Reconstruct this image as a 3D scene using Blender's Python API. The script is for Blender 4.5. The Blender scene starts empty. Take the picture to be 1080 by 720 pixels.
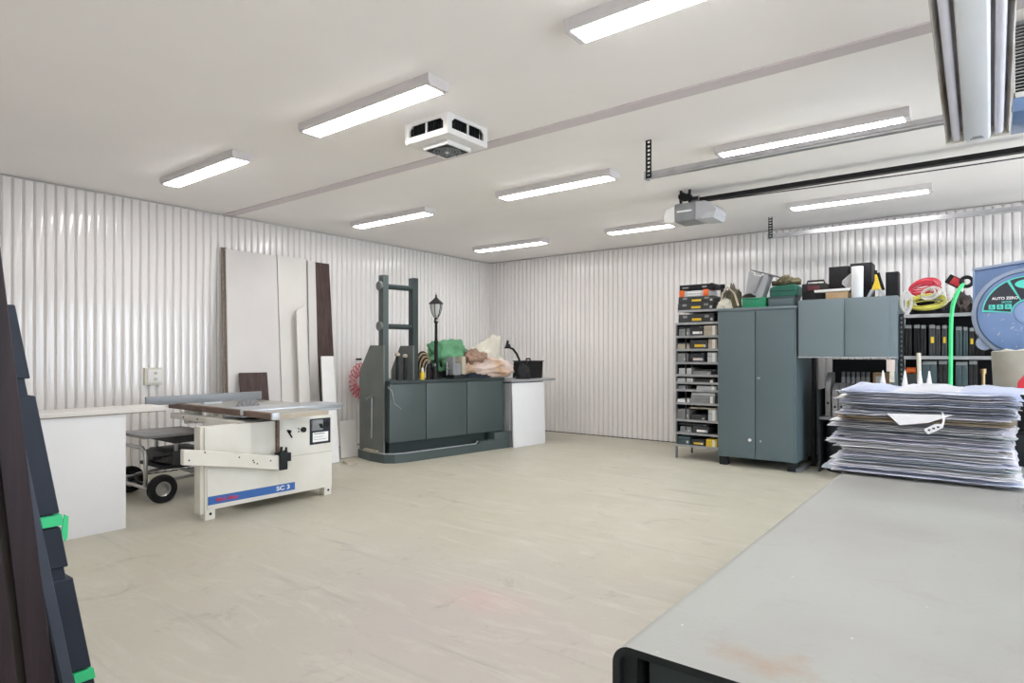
import bpy, bmesh, math, random
from mathutils import Vector, Matrix, noise
random.seed(7)
C = bpy.context.scene.collection
PI = math.pi

# ------------------------------------------------------------------ materials
def mat(name, col, rough=.5, metal=0., var=.12, scale=6., bump=0., bscale=40., spec=.5, col2=None, coat=0.):
    m = bpy.data.materials.new(name); m.use_nodes = True
    nt = m.node_tree; N = nt.nodes; L = nt.links
    b = N['Principled BSDF']
    b.inputs['Roughness'].default_value = rough
    b.inputs['Metallic'].default_value = metal
    b.inputs['Specular IOR Level'].default_value = spec
    b.inputs['Coat Weight'].default_value = coat
    tc = N.new('ShaderNodeTexCoord')
    nz = N.new('ShaderNodeTexNoise'); nz.inputs['Scale'].default_value = scale; nz.inputs['Detail'].default_value = 6
    L.new(tc.outputs['Object'], nz.inputs['Vector'])
    rp = N.new('ShaderNodeValToRGB')
    c2 = col2 if col2 else tuple(c * (1 - var) for c in col)
    rp.color_ramp.elements[0].color = (*c2, 1); rp.color_ramp.elements[0].position = .32
    rp.color_ramp.elements[1].color = (*col, 1); rp.color_ramp.elements[1].position = .62
    L.new(nz.outputs['Fac'], rp.inputs['Fac']); L.new(rp.outputs['Color'], b.inputs['Base Color'])
    if bump:
        n2 = N.new('ShaderNodeTexNoise'); n2.inputs['Scale'].default_value = bscale; n2.inputs['Detail'].default_value = 4
        L.new(tc.outputs['Object'], n2.inputs['Vector'])
        bp = N.new('ShaderNodeBump'); bp.inputs['Strength'].default_value = bump; bp.inputs['Distance'].default_value = .01
        L.new(n2.outputs['Fac'], bp.inputs['Height']); L.new(bp.outputs['Normal'], b.inputs['Normal'])
    return m

def emit(name, col, strength):
    m = bpy.data.materials.new(name); m.use_nodes = True
    b = m.node_tree.nodes['Principled BSDF']
    b.inputs['Base Color'].default_value = (.9, .9, .9, 1)
    b.inputs['Emission Color'].default_value = (*col, 1)
    b.inputs['Emission Strength'].default_value = strength
    return m

def floor_mat():
    m = bpy.data.materials.new('worn_concrete'); m.use_nodes = True
    nt = m.node_tree; N = nt.nodes; L = nt.links; b = N['Principled BSDF']
    tc = N.new('ShaderNodeTexCoord')
    def nz(scale, detail=5, rough=.55, dist=0.):
        n = N.new('ShaderNodeTexNoise'); n.inputs['Scale'].default_value = scale; n.inputs['Detail'].default_value = detail
        n.inputs['Roughness'].default_value = rough; n.inputs['Distortion'].default_value = dist
        L.new(tc.outputs['Object'], n.inputs['Vector']); return n
    def ramp(src, p0, c0, p1, c1):
        r = N.new('ShaderNodeValToRGB'); e = r.color_ramp.elements
        e[0].position = p0; e[0].color = (*c0, 1); e[1].position = p1; e[1].color = (*c1, 1)
        L.new(src, r.inputs['Fac']); return r
    def mix(fac, a, bb):
        x = N.new('ShaderNodeMixRGB'); L.new(fac, x.inputs['Fac'])
        for s, v in ((x.inputs['Color1'], a), (x.inputs['Color2'], bb)):
            if isinstance(v, tuple): s.default_value = (*v, 1)
            else: L.new(v, s)
        return x
    base = ramp(nz(.55, 4).outputs['Fac'], .35, (.425, .40, .31), .64, (.475, .455, .37))
    fine = ramp(nz(9, 8, .7).outputs['Fac'], .3, (.0, .0, .0), .75, (1, 1, 1))
    f2 = mix(fine.outputs['Color'], base.outputs['Color'], (.50, .48, .42)); f2.inputs['Fac'].default_value = .4
    mul = N.new('ShaderNodeMath'); mul.operation = 'MULTIPLY'; mul.inputs[1].default_value = .45
    L.new(fine.outputs['Color'], mul.inputs[0]); L.new(mul.outputs[0], f2.inputs['Fac'])
    # chalky worn patch and a faint reddish spill near the middle
    def spot(cx, cy, rx, ry, n, lo, hi):
        mp = N.new('ShaderNodeMapping'); mp.vector_type = 'POINT'
        mp.inputs['Location'].default_value = (-cx / rx, -cy / ry, 0); mp.inputs['Scale'].default_value = (1 / rx, 1 / ry, 0)
        L.new(tc.outputs['Object'], mp.inputs['Vector'])
        ln = N.new('ShaderNodeVectorMath'); ln.operation = 'LENGTH'; L.new(mp.outputs['Vector'], ln.inputs[0])
        ad = N.new('ShaderNodeMath'); ad.operation = 'MULTIPLY_ADD'; ad.inputs[1].default_value = 1.6
        L.new(n.outputs['Fac'], ad.inputs[0]); L.new(ln.outputs['Value'], ad.inputs[2])
        sc_ = N.new('ShaderNodeMath'); sc_.operation = 'MULTIPLY'; sc_.inputs[1].default_value = .4; L.new(ad.outputs[0], sc_.inputs[0])
        return ramp(sc_.outputs[0], lo * .4, (1, 1, 1), hi * .4, (0, 0, 0))
    n3 = nz(2.2, 8, .7)
    chalk = spot(-2.2, 2.35, 1.9, 1.35, n3, .85, 2.2)
    cm = N.new('ShaderNodeMath'); cm.operation = 'MULTIPLY'; cm.inputs[1].default_value = .75; L.new(chalk.outputs['Color'], cm.inputs[0])
    f3 = mix(cm.outputs[0], f2.outputs['Color'], (.44, .40, .385))
    red = spot(-2.36, 2.76, .42, .26, n3, .7, 1.8)
    rm = N.new('ShaderNodeMath'); rm.operation = 'MULTIPLY'; rm.inputs[1].default_value = .6; L.new(red.outputs['Color'], rm.inputs[0])
    f4 = mix(rm.outputs[0], f3.outputs['Color'], (.55, .36, .34))
    sp = ramp(nz(2.6, 12, .8, .8).outputs['Fac'], .56, (0, 0, 0), .74, (1, 1, 1))
    sm = N.new('ShaderNodeMath'); sm.operation = 'MULTIPLY'; sm.inputs[1].default_value = .75; L.new(sp.outputs['Color'], sm.inputs[0])
    f5 = mix(sm.outputs[0], f4.outputs['Color'], (.25, .215, .19))
    sp2 = ramp(nz(17, 6, .7).outputs['Fac'], .60, (0, 0, 0), .70, (1, 1, 1))
    sm2 = N.new('ShaderNodeMath'); sm2.operation = 'MULTIPLY'; sm2.inputs[1].default_value = .35; L.new(sp2.outputs['Color'], sm2.inputs[0])
    f6 = mix(sm2.outputs[0], f5.outputs['Color'], (.36, .33, .29))
    sw = nz(1.7, 9, .72, 1.4)
    mp = N.new('ShaderNodeMapping'); mp.inputs['Scale'].default_value = (.55, 2.6, 1); mp.inputs['Rotation'].default_value = (0, 0, .35)
    L.new(tc.outputs['Object'], mp.inputs['Vector']); L.new(mp.outputs['Vector'], sw.inputs['Vector'])
    pale = ramp(sw.outputs['Fac'], .52, (0, 0, 0), .68, (.75,) * 3)
    f7 = mix(pale.outputs['Color'], f6.outputs['Color'], (.54, .515, .46))
    drag = nz(1.1, 6, .6, .3)
    mp2 = N.new('ShaderNodeMapping'); mp2.inputs['Scale'].default_value = (.5, 5.5, 1); mp2.inputs['Rotation'].default_value = (0, 0, -.25); mp2.inputs['Location'].default_value = (3, 1, 0)
    L.new(tc.outputs['Object'], mp2.inputs['Vector']); L.new(mp2.outputs['Vector'], drag.inputs['Vector'])
    dr = ramp(drag.outputs['Fac'], .60, (0, 0, 0), .72, (.72,) * 3)
    f8 = mix(dr.outputs['Color'], f7.outputs['Color'], (.33, .31, .285))
    L.new(f8.outputs['Color'], b.inputs['Base Color'])
    rr = ramp(nz(1.5).outputs['Fac'], .3, (.38,) * 3, .7, (.55,) * 3); L.new(rr.outputs['Color'], b.inputs['Roughness'])
    b.inputs['Specular IOR Level'].default_value = .35
    bp = N.new('ShaderNodeBump'); bp.inputs['Strength'].default_value = .12; bp.inputs['Distance'].default_value = .004
    L.new(nz(35, 6).outputs['Fac'], bp.inputs['Height']); L.new(bp.outputs['Normal'], b.inputs['Normal'])
    return m

def bench_mat():
    m = mat('worn_bench_paint', (.325, .335, .312), .5, 0, .1, 1.6, .05, 60, .35, (.285, .278, .268))
    nt = m.node_tree; N = nt.nodes; L = nt.links; b = N['Principled BSDF']
    src = b.inputs['Base Color'].links[0].from_socket
    tc = N.new('ShaderNodeTexCoord')
    mp = N.new('ShaderNodeMapping'); mp.inputs['Location'].default_value = (.70 / .17, 1.51 / .09, 0); mp.inputs['Scale'].default_value = (1 / .17, 1 / .09, 0)
    L.new(tc.outputs['Object'], mp.inputs['Vector'])
    ln = N.new('ShaderNodeVectorMath'); ln.operation = 'LENGTH'; L.new(mp.outputs['Vector'], ln.inputs[0])
    nz = N.new('ShaderNodeTexNoise'); nz.inputs['Scale'].default_value = 14; nz.inputs['Detail'].default_value = 8; nz.inputs['Roughness'].default_value = .7
    L.new(tc.outputs['Object'], nz.inputs['Vector'])
    ad = N.new('ShaderNodeMath'); ad.operation = 'MULTIPLY_ADD'; ad.inputs[1].default_value = 2.2
    L.new(nz.outputs['Fac'], ad.inputs[0]); L.new(ln.outputs['Value'], ad.inputs[2])
    r = N.new('ShaderNodeValToRGB'); e = r.color_ramp.elements
    e[0].position = .30; e[0].color = (.7,) * 3 + (1,); e[1].position = .52; e[1].color = (0, 0, 0, 1)
    sc = N.new('ShaderNodeMath'); sc.operation = 'MULTIPLY'; sc.inputs[1].default_value = .3
    L.new(ad.outputs[0], sc.inputs[0]); L.new(sc.outputs[0], r.inputs['Fac'])
    mx = N.new('ShaderNodeMixRGB'); L.new(r.outputs['Color'], mx.inputs['Fac']); L.new(src, mx.inputs['Color1']); mx.inputs['Color2'].default_value = (.30, .215, .145, 1)
    # scratches and pale flecks
    n2 = N.new('ShaderNodeTexNoise'); n2.inputs['Scale'].default_value = 7; n2.inputs['Detail'].default_value = 12; n2.inputs['Roughness'].default_value = .8; n2.inputs['Distortion'].default_value = 1.2
    L.new(tc.outputs['Object'], n2.inputs['Vector'])
    r2 = N.new('ShaderNodeValToRGB'); e = r2.color_ramp.elements; e[0].position = .55; e[0].color = (0, 0, 0, 1); e[1].position = .70; e[1].color = (.55, .55, .55, 1)
    L.new(n2.outputs['Fac'], r2.inputs['Fac'])
    m2 = N.new('ShaderNodeMixRGB'); L.new(r2.outputs['Color'], m2.inputs['Fac']); L.new(mx.outputs['Color'], m2.inputs['Color1']); m2.inputs['Color2'].default_value = (.27, .25, .23, 1)
    n3 = N.new('ShaderNodeTexVoronoi'); n3.inputs['Scale'].default_value = 9; n3.inputs['Randomness'].default_value = 1
    L.new(tc.outputs['Object'], n3.inputs['Vector'])
    r3 = N.new('ShaderNodeValToRGB'); e = r3.color_ramp.elements; e[0].position = .012; e[0].color = (.7, .7, .7, 1); e[1].position = .035; e[1].color = (0, 0, 0, 1)
    L.new(n3.outputs['Distance'], r3.inputs['Fac'])
    m3 = N.new('ShaderNodeMixRGB'); L.new(r3.outputs['Color'], m3.inputs['Fac']); L.new(m2.outputs['Color'], m3.inputs['Color1']); m3.inputs['Color2'].default_value = (.6, .6, .6, 1)
    L.new(m3.outputs['Color'], b.inputs['Base Color'])
    return m

def wood_mat(name, c0, c1, rough=.5, scale=2., stretch=(14, 14, .7)):
    m = bpy.data.materials.new(name); m.use_nodes = True
    nt = m.node_tree; N = nt.nodes; L = nt.links; b = N['Principled BSDF']; b.inputs['Roughness'].default_value = rough
    tc = N.new('ShaderNodeTexCoord'); mp = N.new('ShaderNodeMapping'); mp.inputs['Scale'].default_value = stretch
    L.new(tc.outputs['Object'], mp.inputs['Vector'])
    nz = N.new('ShaderNodeTexNoise'); nz.inputs['Scale'].default_value = scale; nz.inputs['Detail'].default_value = 8; nz.inputs['Roughness'].default_value = .65
    L.new(mp.outputs['Vector'], nz.inputs['Vector'])
    r = N.new('ShaderNodeValToRGB'); e = r.color_ramp.elements
    e[0].position = .3; e[0].color = (*c0, 1); e[1].position = .7; e[1].color = (*c1, 1)
    L.new(nz.outputs['Fac'], r.inputs['Fac']); L.new(r.outputs['Color'], b.inputs['Base Color'])
    return m

M = dict(
    wall=mat('white_corrugated_metal', (.80, .775, .76), .13, 0, .02, 1.2, spec=.7, coat=.0),
    ceil=mat('ceiling_paint', (.95, .92, .908), .75, 0, .03, .8, spec=.2),
    strip=mat('ceiling_trim', (.66, .60, .62), .5, 0, .05, 2),
    floor=floor_mat(),
    lampbody=mat('lamp_housing', (.66, .63, .64), .4, 0, .03),
    glow=emit('lamp_diffuser', (1, .985, .98), 29),
    white=mat('white_paint', (.78, .77, .76), .4, 0, .04, 3),
    whitedirty=mat('cream_machine_paint', (.77, .755, .70), .38, 0, .12, 2.5, col2=(.70, .675, .60)),
    panelwhite=mat('white_panel', (.76, .76, .77), .5, 0, .03, 2),
    sheet=mat('pale_sheet', (.66, .63, .61), .5, 0, .05, 1.5),
    sheet2=mat('pale_sheet_cream', (.70, .675, .64), .5, 0, .05, 1.5),
    edgewood_shadow=mat('board_edge_and_shadow', (.27, .22, .18), .8, 0, .3, 30),  # board edge, and the drawn shadow line under the outfeed top
    brown=wood_mat('dark_brown_board', (.045, .027, .024), (.10, .066, .06), .5),
    brownbeam=wood_mat('dark_brown_stain', (.012, .007, .009), (.032, .020, .023), .5),
    navy=mat('navy_blue_paint', (.022, .028, .042), .5, 0, .2, 5),
    navylight=mat('slate_blue_strip', (.055, .065, .088), .45, 0, .15, 5),
    green_tape=mat('green_tape', (.03, .52, .20), .5, 0, .1),
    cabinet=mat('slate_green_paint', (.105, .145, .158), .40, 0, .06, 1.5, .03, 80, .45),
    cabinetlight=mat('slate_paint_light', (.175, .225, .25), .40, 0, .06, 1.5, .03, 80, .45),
    cabdark=mat('dark_steel', (.018, .021, .023), .5, 0, .2, 5),
    counter=mat('counter_green', (.060, .083, .081), .45, 0, .1, 2),
    counterdk=mat('counter_dark_green', (.042, .056, .056), .45, 0, .15, 3),
    plate=mat('counter_end_plate', (.15, .165, .155), .5, .2, .15, 4),
    greytop=mat('grey_laminate', (.30, .31, .32), .4, 0, .1, 4),
    black=mat('black_plastic', (.011, .011, .012), .45, 0, .2, 8),
    blackmat=mat('black_vinyl', (.024, .023, .024), .6, 0, .15, 8),
    chrome=mat('bare_steel', (.55, .55, .56), .28, 1., .12, 8),
    galv=mat('galvanised_steel', (.50, .50, .52), .38, .85, .15, 10),
    iron=mat('cast_iron_top', (.46, .45, .42), .38, .5, .12, 5),
    fence=mat('grey_fence_aluminium', (.27, .285, .30), .45, .4, .1, 4),
    alu=mat('aluminium', (.52, .54, .57), .35, .7, .08, 4),
    rustwood=wood_mat('dusty_oak', (.11, .068, .05), (.22, .155, .12), .7, 3, (2, 20, 20)),
    tanwood=wood_mat('tan_wood', (.48, .30, .16), (.62, .44, .26), .6, 3, (2, 20, 20)),
    blue=mat('blue_stripe', (.03, .13, .42), .45, 0, .08),
    red=mat('red_plastic', (.62, .03, .05), .4, 0, .1),
    redtext=mat('red_lettering', (.55, .03, .10), .5, 0, .05),
    whitetext=mat('white_lettering', (.9, .9, .9), .5, 0, .02),
    darktext=mat('dark_lettering', (.05, .05, .06), .5, 0, .05),
    rubber=mat('rubber', (.016, .016, .017), .7, 0, .2, 20),
    yellow=mat('yellow_plastic', (.80, .56, .03), .45, 0, .1),
    orange=mat('orange_plastic', (.78, .14, .02), .45, 0, .1),
    clear=mat('cloudy_plastic', (.50, .52, .54), .3, 0, .1, 10),
    greenbox=mat('green_metal_box', (.012, .27, .13), .4, 0, .1),
    greencase=mat('dark_green_case', (.010, .125, .085), .45, 0, .15),
    tealcase=mat('slate_teal_case', (.05, .085, .095), .45, 0, .15),
    olive=mat('olive_canvas', (.14, .12, .065), .85, 0, .35, 9, .4, 30),
    camo=mat('tan_harness', (.18, .155, .12), .85, 0, .55, 12, .4, 30),
    greybin=mat('grey_plastic_bin', (.44, .44, .47), .45, 0, .08),
    paperroll=mat('paper_roll', (.74, .75, .76), .8, 0, .05),
    speaker=mat('speaker_black', (.018, .017, .019), .55, 0, .2, 12),
    speakercloth=mat('speaker_grille', (.02, .02, .022), .9, 0, .25, 60, .4, 200),
    whitecord=mat('white_cable', (.68, .67, .63), .5),
    yellowcord=mat('yellow_cable', (.72, .68, .13), .45),
    redcord=mat('red_hose', (.62, .035, .07), .4),
    greenhose=mat('green_hose', (.05, .66, .22), .4, 0, .06),
    clothgreen=mat('green_cloth', (.14, .36, .19), .9, 0, .25, 8, .3, 40),
    clothcream=mat('cream_cloth', (.66, .63, .54), .9, 0, .12, 8, .3, 40),
    clothbrown=mat('brown_cloth', (.34, .22, .16), .9, 0, .4, 7, .3, 40),
    clothpink=mat('peach_cloth', (.60, .49, .44), .9, 0, .45, 3, .3, 40, col2=(.42, .24, .11)),
    clothnavy=mat('navy_cloth', (.03, .04, .055), .9, 0, .3, 8, .3, 40),
    glass=mat('lantern_glass', (.55, .56, .54), .15, 0, .1),
    machineblue=mat('blue_machine_paint', (.165, .26, .47), .3, 0, .15, 7, col2=(.125, .21, .39), coat=.3),
    machinerim=mat('pale_blue_rim', (.30, .37, .50), .4, 0, .15, 7),
    cyan=mat('cyan_print', (.10, .66, .56), .5, 0, .1),
    paneldark=mat('dark_print', (.03, .03, .045), .35, 0, .2),
    panelblue=mat('hub_blue', (.25, .36, .60), .35, 0, .1),
    bucket=mat('grey_felt_tub', (.34, .33, .28), .8, 0, .15, 10),
    brass=mat('brass', (.42, .30, .16), .4, .6, .2, 10),
    greyfile=mat('grey_file_box', (.22, .215, .22), .5, 0, .2, 6),
    tray=mat('tray_grey', (.25, .26, .27), .5, 0, .2, 8),
    traydk=mat('tray_dark', (.06, .063, .068), .5, 0, .2, 8),
    beige=mat('beige_plastic', (.48, .42, .33), .5, 0, .15, 8),
    shelfmetal=mat('shelf_steel', (.17, .18, .19), .4, .3, .15, 6),
    shelflip=mat('shelf_edge_worn_steel', (.40, .41, .43), .4, .5, .2, 8),
    white_cone=mat('white_nozzle', (.84, .86, .90), .4, 0, .03),
    pink=mat('pale_pink_box', (.70, .60, .56), .5),
    heatwhite=mat('heater_enamel', (.72, .72, .72), .4),
    tubeglass=mat('unlit_tube', (.70, .69, .78), .25, 0, .03),
    reflector=mat('grimy_reflector', (.58, .56, .55), .45, 0, .5, 4, col2=(.30, .24, .18)),
    spine=mat('lamp_spine_enamel', (.74, .76, .80), .4, 0, .03),
    benchtop=bench_mat(),
    benchsteel=mat('bench_black_steel', (.009, .012, .013), .5, 0, .3, 12),
    benchdoor=mat('bench_door_green', (.032, .042, .042), .5, 0, .15, 6),
    concrete_dark=mat('outside_ground', (.62, .60, .57), .9),
)
for k_ in ('black', 'blackmat', 'cabdark', 'benchsteel', 'benchdoor', 'speaker', 'speakercloth', 'rubber', 'navy', 'navylight', 'brownbeam', 'brown', 'traydk', 'counterdk', 'clothnavy'):
    M[k_].node_tree.nodes['Principled BSDF'].inputs['Specular IOR Level'].default_value = .22      # sheen lowered so the dark surfaces render deeper
PAPERS = [mat('paper_%s' % n, c, .65, 0, .04, 5) for n, c in (
    ('white', (.88, .88, .91)), ('bluewhite', (.76, .80, .91)), ('lilac', (.80, .79, .87)), ('grey', (.50, .51, .55)),
    ('cream', (.70, .67, .60)), ('tan', (.46, .38, .27)), ('slate', (.27, .30, .36)), ('mint', (.56, .63, .62)))]

# ------------------------------------------------------------------ mesh helpers
class MB:
    def __init__(s): s.bm = bmesh.new()
    def box(s, x0, x1, y0, y1, z0, z1, bev=0., mx=None):
        b = bmesh.new()
        v = [b.verts.new((x, y, z)) for x in (x0, x1) for y in (y0, y1) for z in (z0, z1)]
        for q in ((0, 1, 3, 2), (4, 6, 7, 5), (0, 4, 5, 1), (2, 3, 7, 6), (0, 2, 6, 4), (1, 5, 7, 3)):
            b.faces.new([v[i] for i in q])
        bmesh.ops.recalc_face_normals(b, faces=b.faces)
        if bev: bmesh.ops.bevel(b, geom=list(b.edges), offset=bev, segments=2, profile=.6, affect='EDGES')
        s._add(b, mx); return s
    def _add(s, b, mx=None):
        if mx is not None: b.transform(mx)
        me = bpy.data.meshes.new('tmp'); b.to_mesh(me); s.bm.from_mesh(me); bpy.data.meshes.remove(me); b.free()
    def cyl(s, p0, p1, r, r2=None, seg=20, bev=0.):
        p0 = Vector(p0); p1 = Vector(p1); d = p1 - p0
        b = bmesh.new()
        bmesh.ops.create_cone(b, cap_ends=True, segments=seg, radius1=r, radius2=r if r2 is None else r2, depth=d.length)
        if bev:
            ed = [e for e in b.edges if len([f for f in e.link_faces if len(f.verts) > 4]) == 1]
            bmesh.ops.bevel(b, geom=ed, offset=bev, segments=2, affect='EDGES')
        s._add(b, Matrix.Translation((p0 + p1) / 2) @ d.to_track_quat('Z', 'Y').to_matrix().to_4x4()); return s
    def tube(s, pts, r, seg=8, closed=False):
        pts = [Vector(p) for p in pts]; n = len(pts); b = s.bm; rings = []
        up = Vector((0, 0, 1)); prev = None
        for i, p in enumerate(pts):
            a = pts[i - 1] if (i or closed) else p
            c = pts[(i + 1) % n] if (i < n - 1 or closed) else p
            t = (c - a).normalized()
            if prev is None:
                u = t.cross(up if abs(t.z) < .9 else Vector((1, 0, 0))).normalized()
            else:
                u = (prev - t * prev.dot(t)).normalized()
            prev = u; w = t.cross(u)
            rings.append([b.verts.new(p + (u * math.cos(2 * PI * k / seg) + w * math.sin(2 * PI * k / seg)) * r) for k in range(seg)])
        for i in range(n if closed else n - 1):
            A = rings[i]; B = rings[(i + 1) % n]
            for k in range(seg):
                b.faces.new((A[k], A[(k + 1) % seg], B[(k + 1) % seg], B[k]))
        if not closed:
            b.faces.new(rings[0][::-1]); b.faces.new(rings[-1])
        return s
    def lathe(s, prof, c=(0, 0, 0), seg=28, mx=None):
        b = bmesh.new(); rings = []
        for r, z in prof:
            if r < 1e-5: rings.append([b.verts.new((0, 0, z))])
            else: rings.append([b.verts.new((r * math.cos(2 * PI * k / seg), r * math.sin(2 * PI * k / seg), z)) for k in range(seg)])
        for A, B in zip(rings, rings[1:]):
            for k in range(seg):
                k2 = (k + 1) % seg
                if len(A) == 1 and len(B) == 1: continue
                if len(A) == 1: b.faces.new((A[0], B[k2], B[k]))
                elif len(B) == 1: b.faces.new((A[k], A[k2], B[0]))
                else: b.faces.new((A[k], A[k2], B[k2], B[k]))
        bmesh.ops.recalc_face_normals(b, faces=b.faces)
        t = Matrix.Translation(c)
        s._add(b, t @ mx if mx is not None else t); return s
    def prism(s, poly, axis, a0, a1, bev=0., mx=None):
        """polygon in the plane across AXIS, extruded from a0 to a1: x -> (y,z), y -> (x,z), z -> (x,y)."""
        b = bmesh.new()
        f = {'x': lambda p, a: (a, p[0], p[1]), 'y': lambda p, a: (p[0], a, p[1]), 'z': lambda p, a: (p[0], p[1], a)}[axis]
        A = [b.verts.new(f(p, a0)) for p in poly]; B = [b.verts.new(f(p, a1)) for p in poly]; n = len(poly)
        b.faces.new(A[::-1]); b.faces.new(B)
        for i in range(n): b.faces.new((A[i], A[(i + 1) % n], B[(i + 1) % n], B[i]))
        bmesh.ops.recalc_face_normals(b, faces=b.faces)
        if bev: bmesh.ops.bevel(b, geom=list(b.edges), offset=bev, segments=1, affect='EDGES')
        s._add(b, mx); return s
    def blob(s, c, size, seed=0, amp=.22, freq=2.2, sub=5, fold=.0, flat=True, rz=0.):
        """a lumpy cloth-like heap: a squashed ball with noise folds, resting flat on z = c.z"""
        b = bmesh.new(); bmesh.ops.create_icosphere(b, subdivisions=sub, radius=1)
        off = Vector((seed * 7.3, seed * 3.1, seed * 5.7))
        for v in b.verts:
            p = v.co.copy()
            k = 1 + amp * noise.noise(p * freq + off) + amp * .5 * noise.noise(p * freq * 2.3 + off)
            if fold: k -= fold * abs(noise.noise(Vector((p.x * freq * 1.6, p.y * freq * .7, p.z * freq * 1.3)) + off * 2)) ** .6
            q = p * k
            if flat and q.z < -.05: q.z = -.05 + max((q.z + .05) * .02, -.01)
            v.co = Vector((q.x * size[0], q.y * size[1], (q.z + .064) * size[2]))
        mx = Matrix.Translation(c) @ Matrix.Rotation(rz, 4, 'Z')
        s._add(b, mx); return s

def mesh_of(bm_, name, smooth=True, ang=35):
    me = bpy.data.meshes.new(name); bm_.normal_update(); bm_.to_mesh(me); bm_.free()
    if smooth:
        for p in me.polygons: p.use_smooth = True
        me.set_sharp_from_angle(angle=math.radians(ang))
    return me

FR = {}
def link(name, mb, m, parent=None, label=None, world=True, ang=35):
    bm_ = mb.bm if isinstance(mb, MB) else mb
    if parent is not None and world: bm_.transform(FR[parent.name].inverted())
    me = mesh_of(bm_, name, True, ang)
    if isinstance(m, (list, tuple)):
        for x in m: me.materials.append(x)
    else: me.materials.append(m)
    o = bpy.data.objects.new(name, me); C.objects.link(o)
    FR[o.name] = FR[parent.name].copy() if parent is not None else Matrix.Identity(4)
    if parent is not None: o.parent = parent
    if label: o['label'] = label
    return o
part = link
def tag(o, label, cat, group=None):
    o['label'] = label; o['category'] = cat
    if group: o['group'] = group
    return o
def thing(name, label, cat, loc=(0, 0, 0), rz=0., group=None, mx=None):
    o = bpy.data.objects.new(name, None); C.objects.link(o); o.empty_display_size = .1
    m = mx if mx is not None else Matrix.Translation(loc) @ Matrix.Rotation(rz, 4, 'Z')
    o.matrix_world = m; FR[o.name] = m.copy()
    return tag(o, label, cat, group)
def solo(name, mb, m, label, cat, group=None, loc=None, ang=35):
    """a thing that is one mesh; loc becomes its origin"""
    bm_ = mb.bm if isinstance(mb, MB) else mb
    if loc is not None: bm_.transform(Matrix.Translation(-Vector(loc)))
    o = link(name, bm_, m, ang=ang)
    if loc is not None: o.location = loc; FR[o.name] = Matrix.Translation(loc)
    return tag(o, label, cat, group)
def structure(name, mb, m):
    o = link(name, mb, m); o['kind'] = 'structure'; return o
def copy_tree(o, parent=None):
    c = o.copy(); C.objects.link(c)
    if parent is not None: c.parent = parent; c.matrix_parent_inverse = o.matrix_parent_inverse.copy()
    for ch in [x for x in bpy.data.objects if x.parent == o]: copy_tree(ch, c)
    return c
def text_part(txt, size, mx, m, parent, name='lettering', depth=.0008, bold=0., sx=1.):
    """lettering lying in the local xy plane of MX (world)"""
    cu = bpy.data.curves.new('txt', 'FONT'); cu.body = txt; cu.size = size; cu.extrude = depth; cu.offset = bold
    cu.align_x = 'CENTER'; cu.align_y = 'CENTER'
    t = bpy.data.objects.new('txt', cu); C.objects.link(t)
    bpy.context.view_layer.update()
    me = bpy.data.meshes.new_from_object(t.evaluated_get(bpy.context.evaluated_depsgraph_get()))
    bpy.data.objects.remove(t); bpy.data.curves.remove(cu)
    me.transform(FR[parent.name].inverted() @ mx @ Matrix.Diagonal((sx, 1, 1, 1)))
    me.name = name; me.materials.clear(); me.materials.append(m)
    o = bpy.data.objects.new(name, me); C.objects.link(o); o.parent = parent; FR[o.name] = FR[parent.name].copy()
    return o

# ------------------------------------------------------------------ room shell
H = 3.25; XL = -7.93; YB = 9.55; XR = 3.3; YF = -1.5; YS = .34; XS = -2.02
structure('floor', MB().box(XL - .15, XR + .1, YF - .1, YB + .15, -.15, 0), M['floor'])
structure('ceiling', MB().box(XL - .15, XR + .1, YF - .1, YB + .15, H, H + .12), M['ceil'])
structure('ground_outside', MB().box(XR + .1, XR + 9, -2, 14, -.2, -.03), M['concrete_dark'])

def corrugated(length, z0, z1, pitch=.0925, amp=.0135, n=14):
    """a sheet in the xz plane running along +x from 0 to length, ribs facing -y; solid, 6 mm + backing"""
    b = bmesh.new(); k = int(length / pitch * n); lo = []; hi = []
    for i in range(k + 1):
        x = length * i / k; ph = (x / pitch) % 1
        # flat pans with rounded narrow valleys
        q = min(ph, 1 - ph)                      # distance from the groove's middle, 0 .. .5
        y = -amp + 2 * amp * math.exp(-(q / .085) ** 2) + .0035 * (1 - q / .5) ** 2
        lo.append(b.verts.new((x, y, z0))); hi.append(b.verts.new((x, y, z1)))
    for i in range(k): b.faces.new((lo[i], lo[i + 1], hi[i + 1], hi[i]))
    # backing
    bk = [b.verts.new(p) for p in ((0, .03, z0), (length, .03, z0), (length, .03, z1), (0, .03, z1))]
    b.faces.new(bk)
    bmesh.ops.recalc_face_normals(b, faces=b.faces)
    for f in b.faces:
        if f.normal.y > 0 and len(f.verts) == 4 and abs(f.calc_center_median().y - .03) > .001: f.normal_flip()
    return b
b = corrugated(YB - YS + .02, .012, H - .022)
mb = MB(); mb.bm = b; mb.bm.transform(Matrix.Translation((XL, YS - .01, 0)) @ Matrix.Rotation(PI / 2, 4, 'Z'))
mb.box(XL - .14, XL - .03, YS - .1, YB + .14, 0, H)
structure('wall_left', mb, M['wall'])
b = corrugated(XR - XL + .02, .012, H - .022)
mb = MB(); mb.bm = b; mb.bm.transform(Matrix.Translation((XL - .01, YB, 0)))
mb.box(XL - .03, XR + .1, YB + .03, YB + .14, 0, H)
structure('wall_back', mb, M['wall'])
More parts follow.
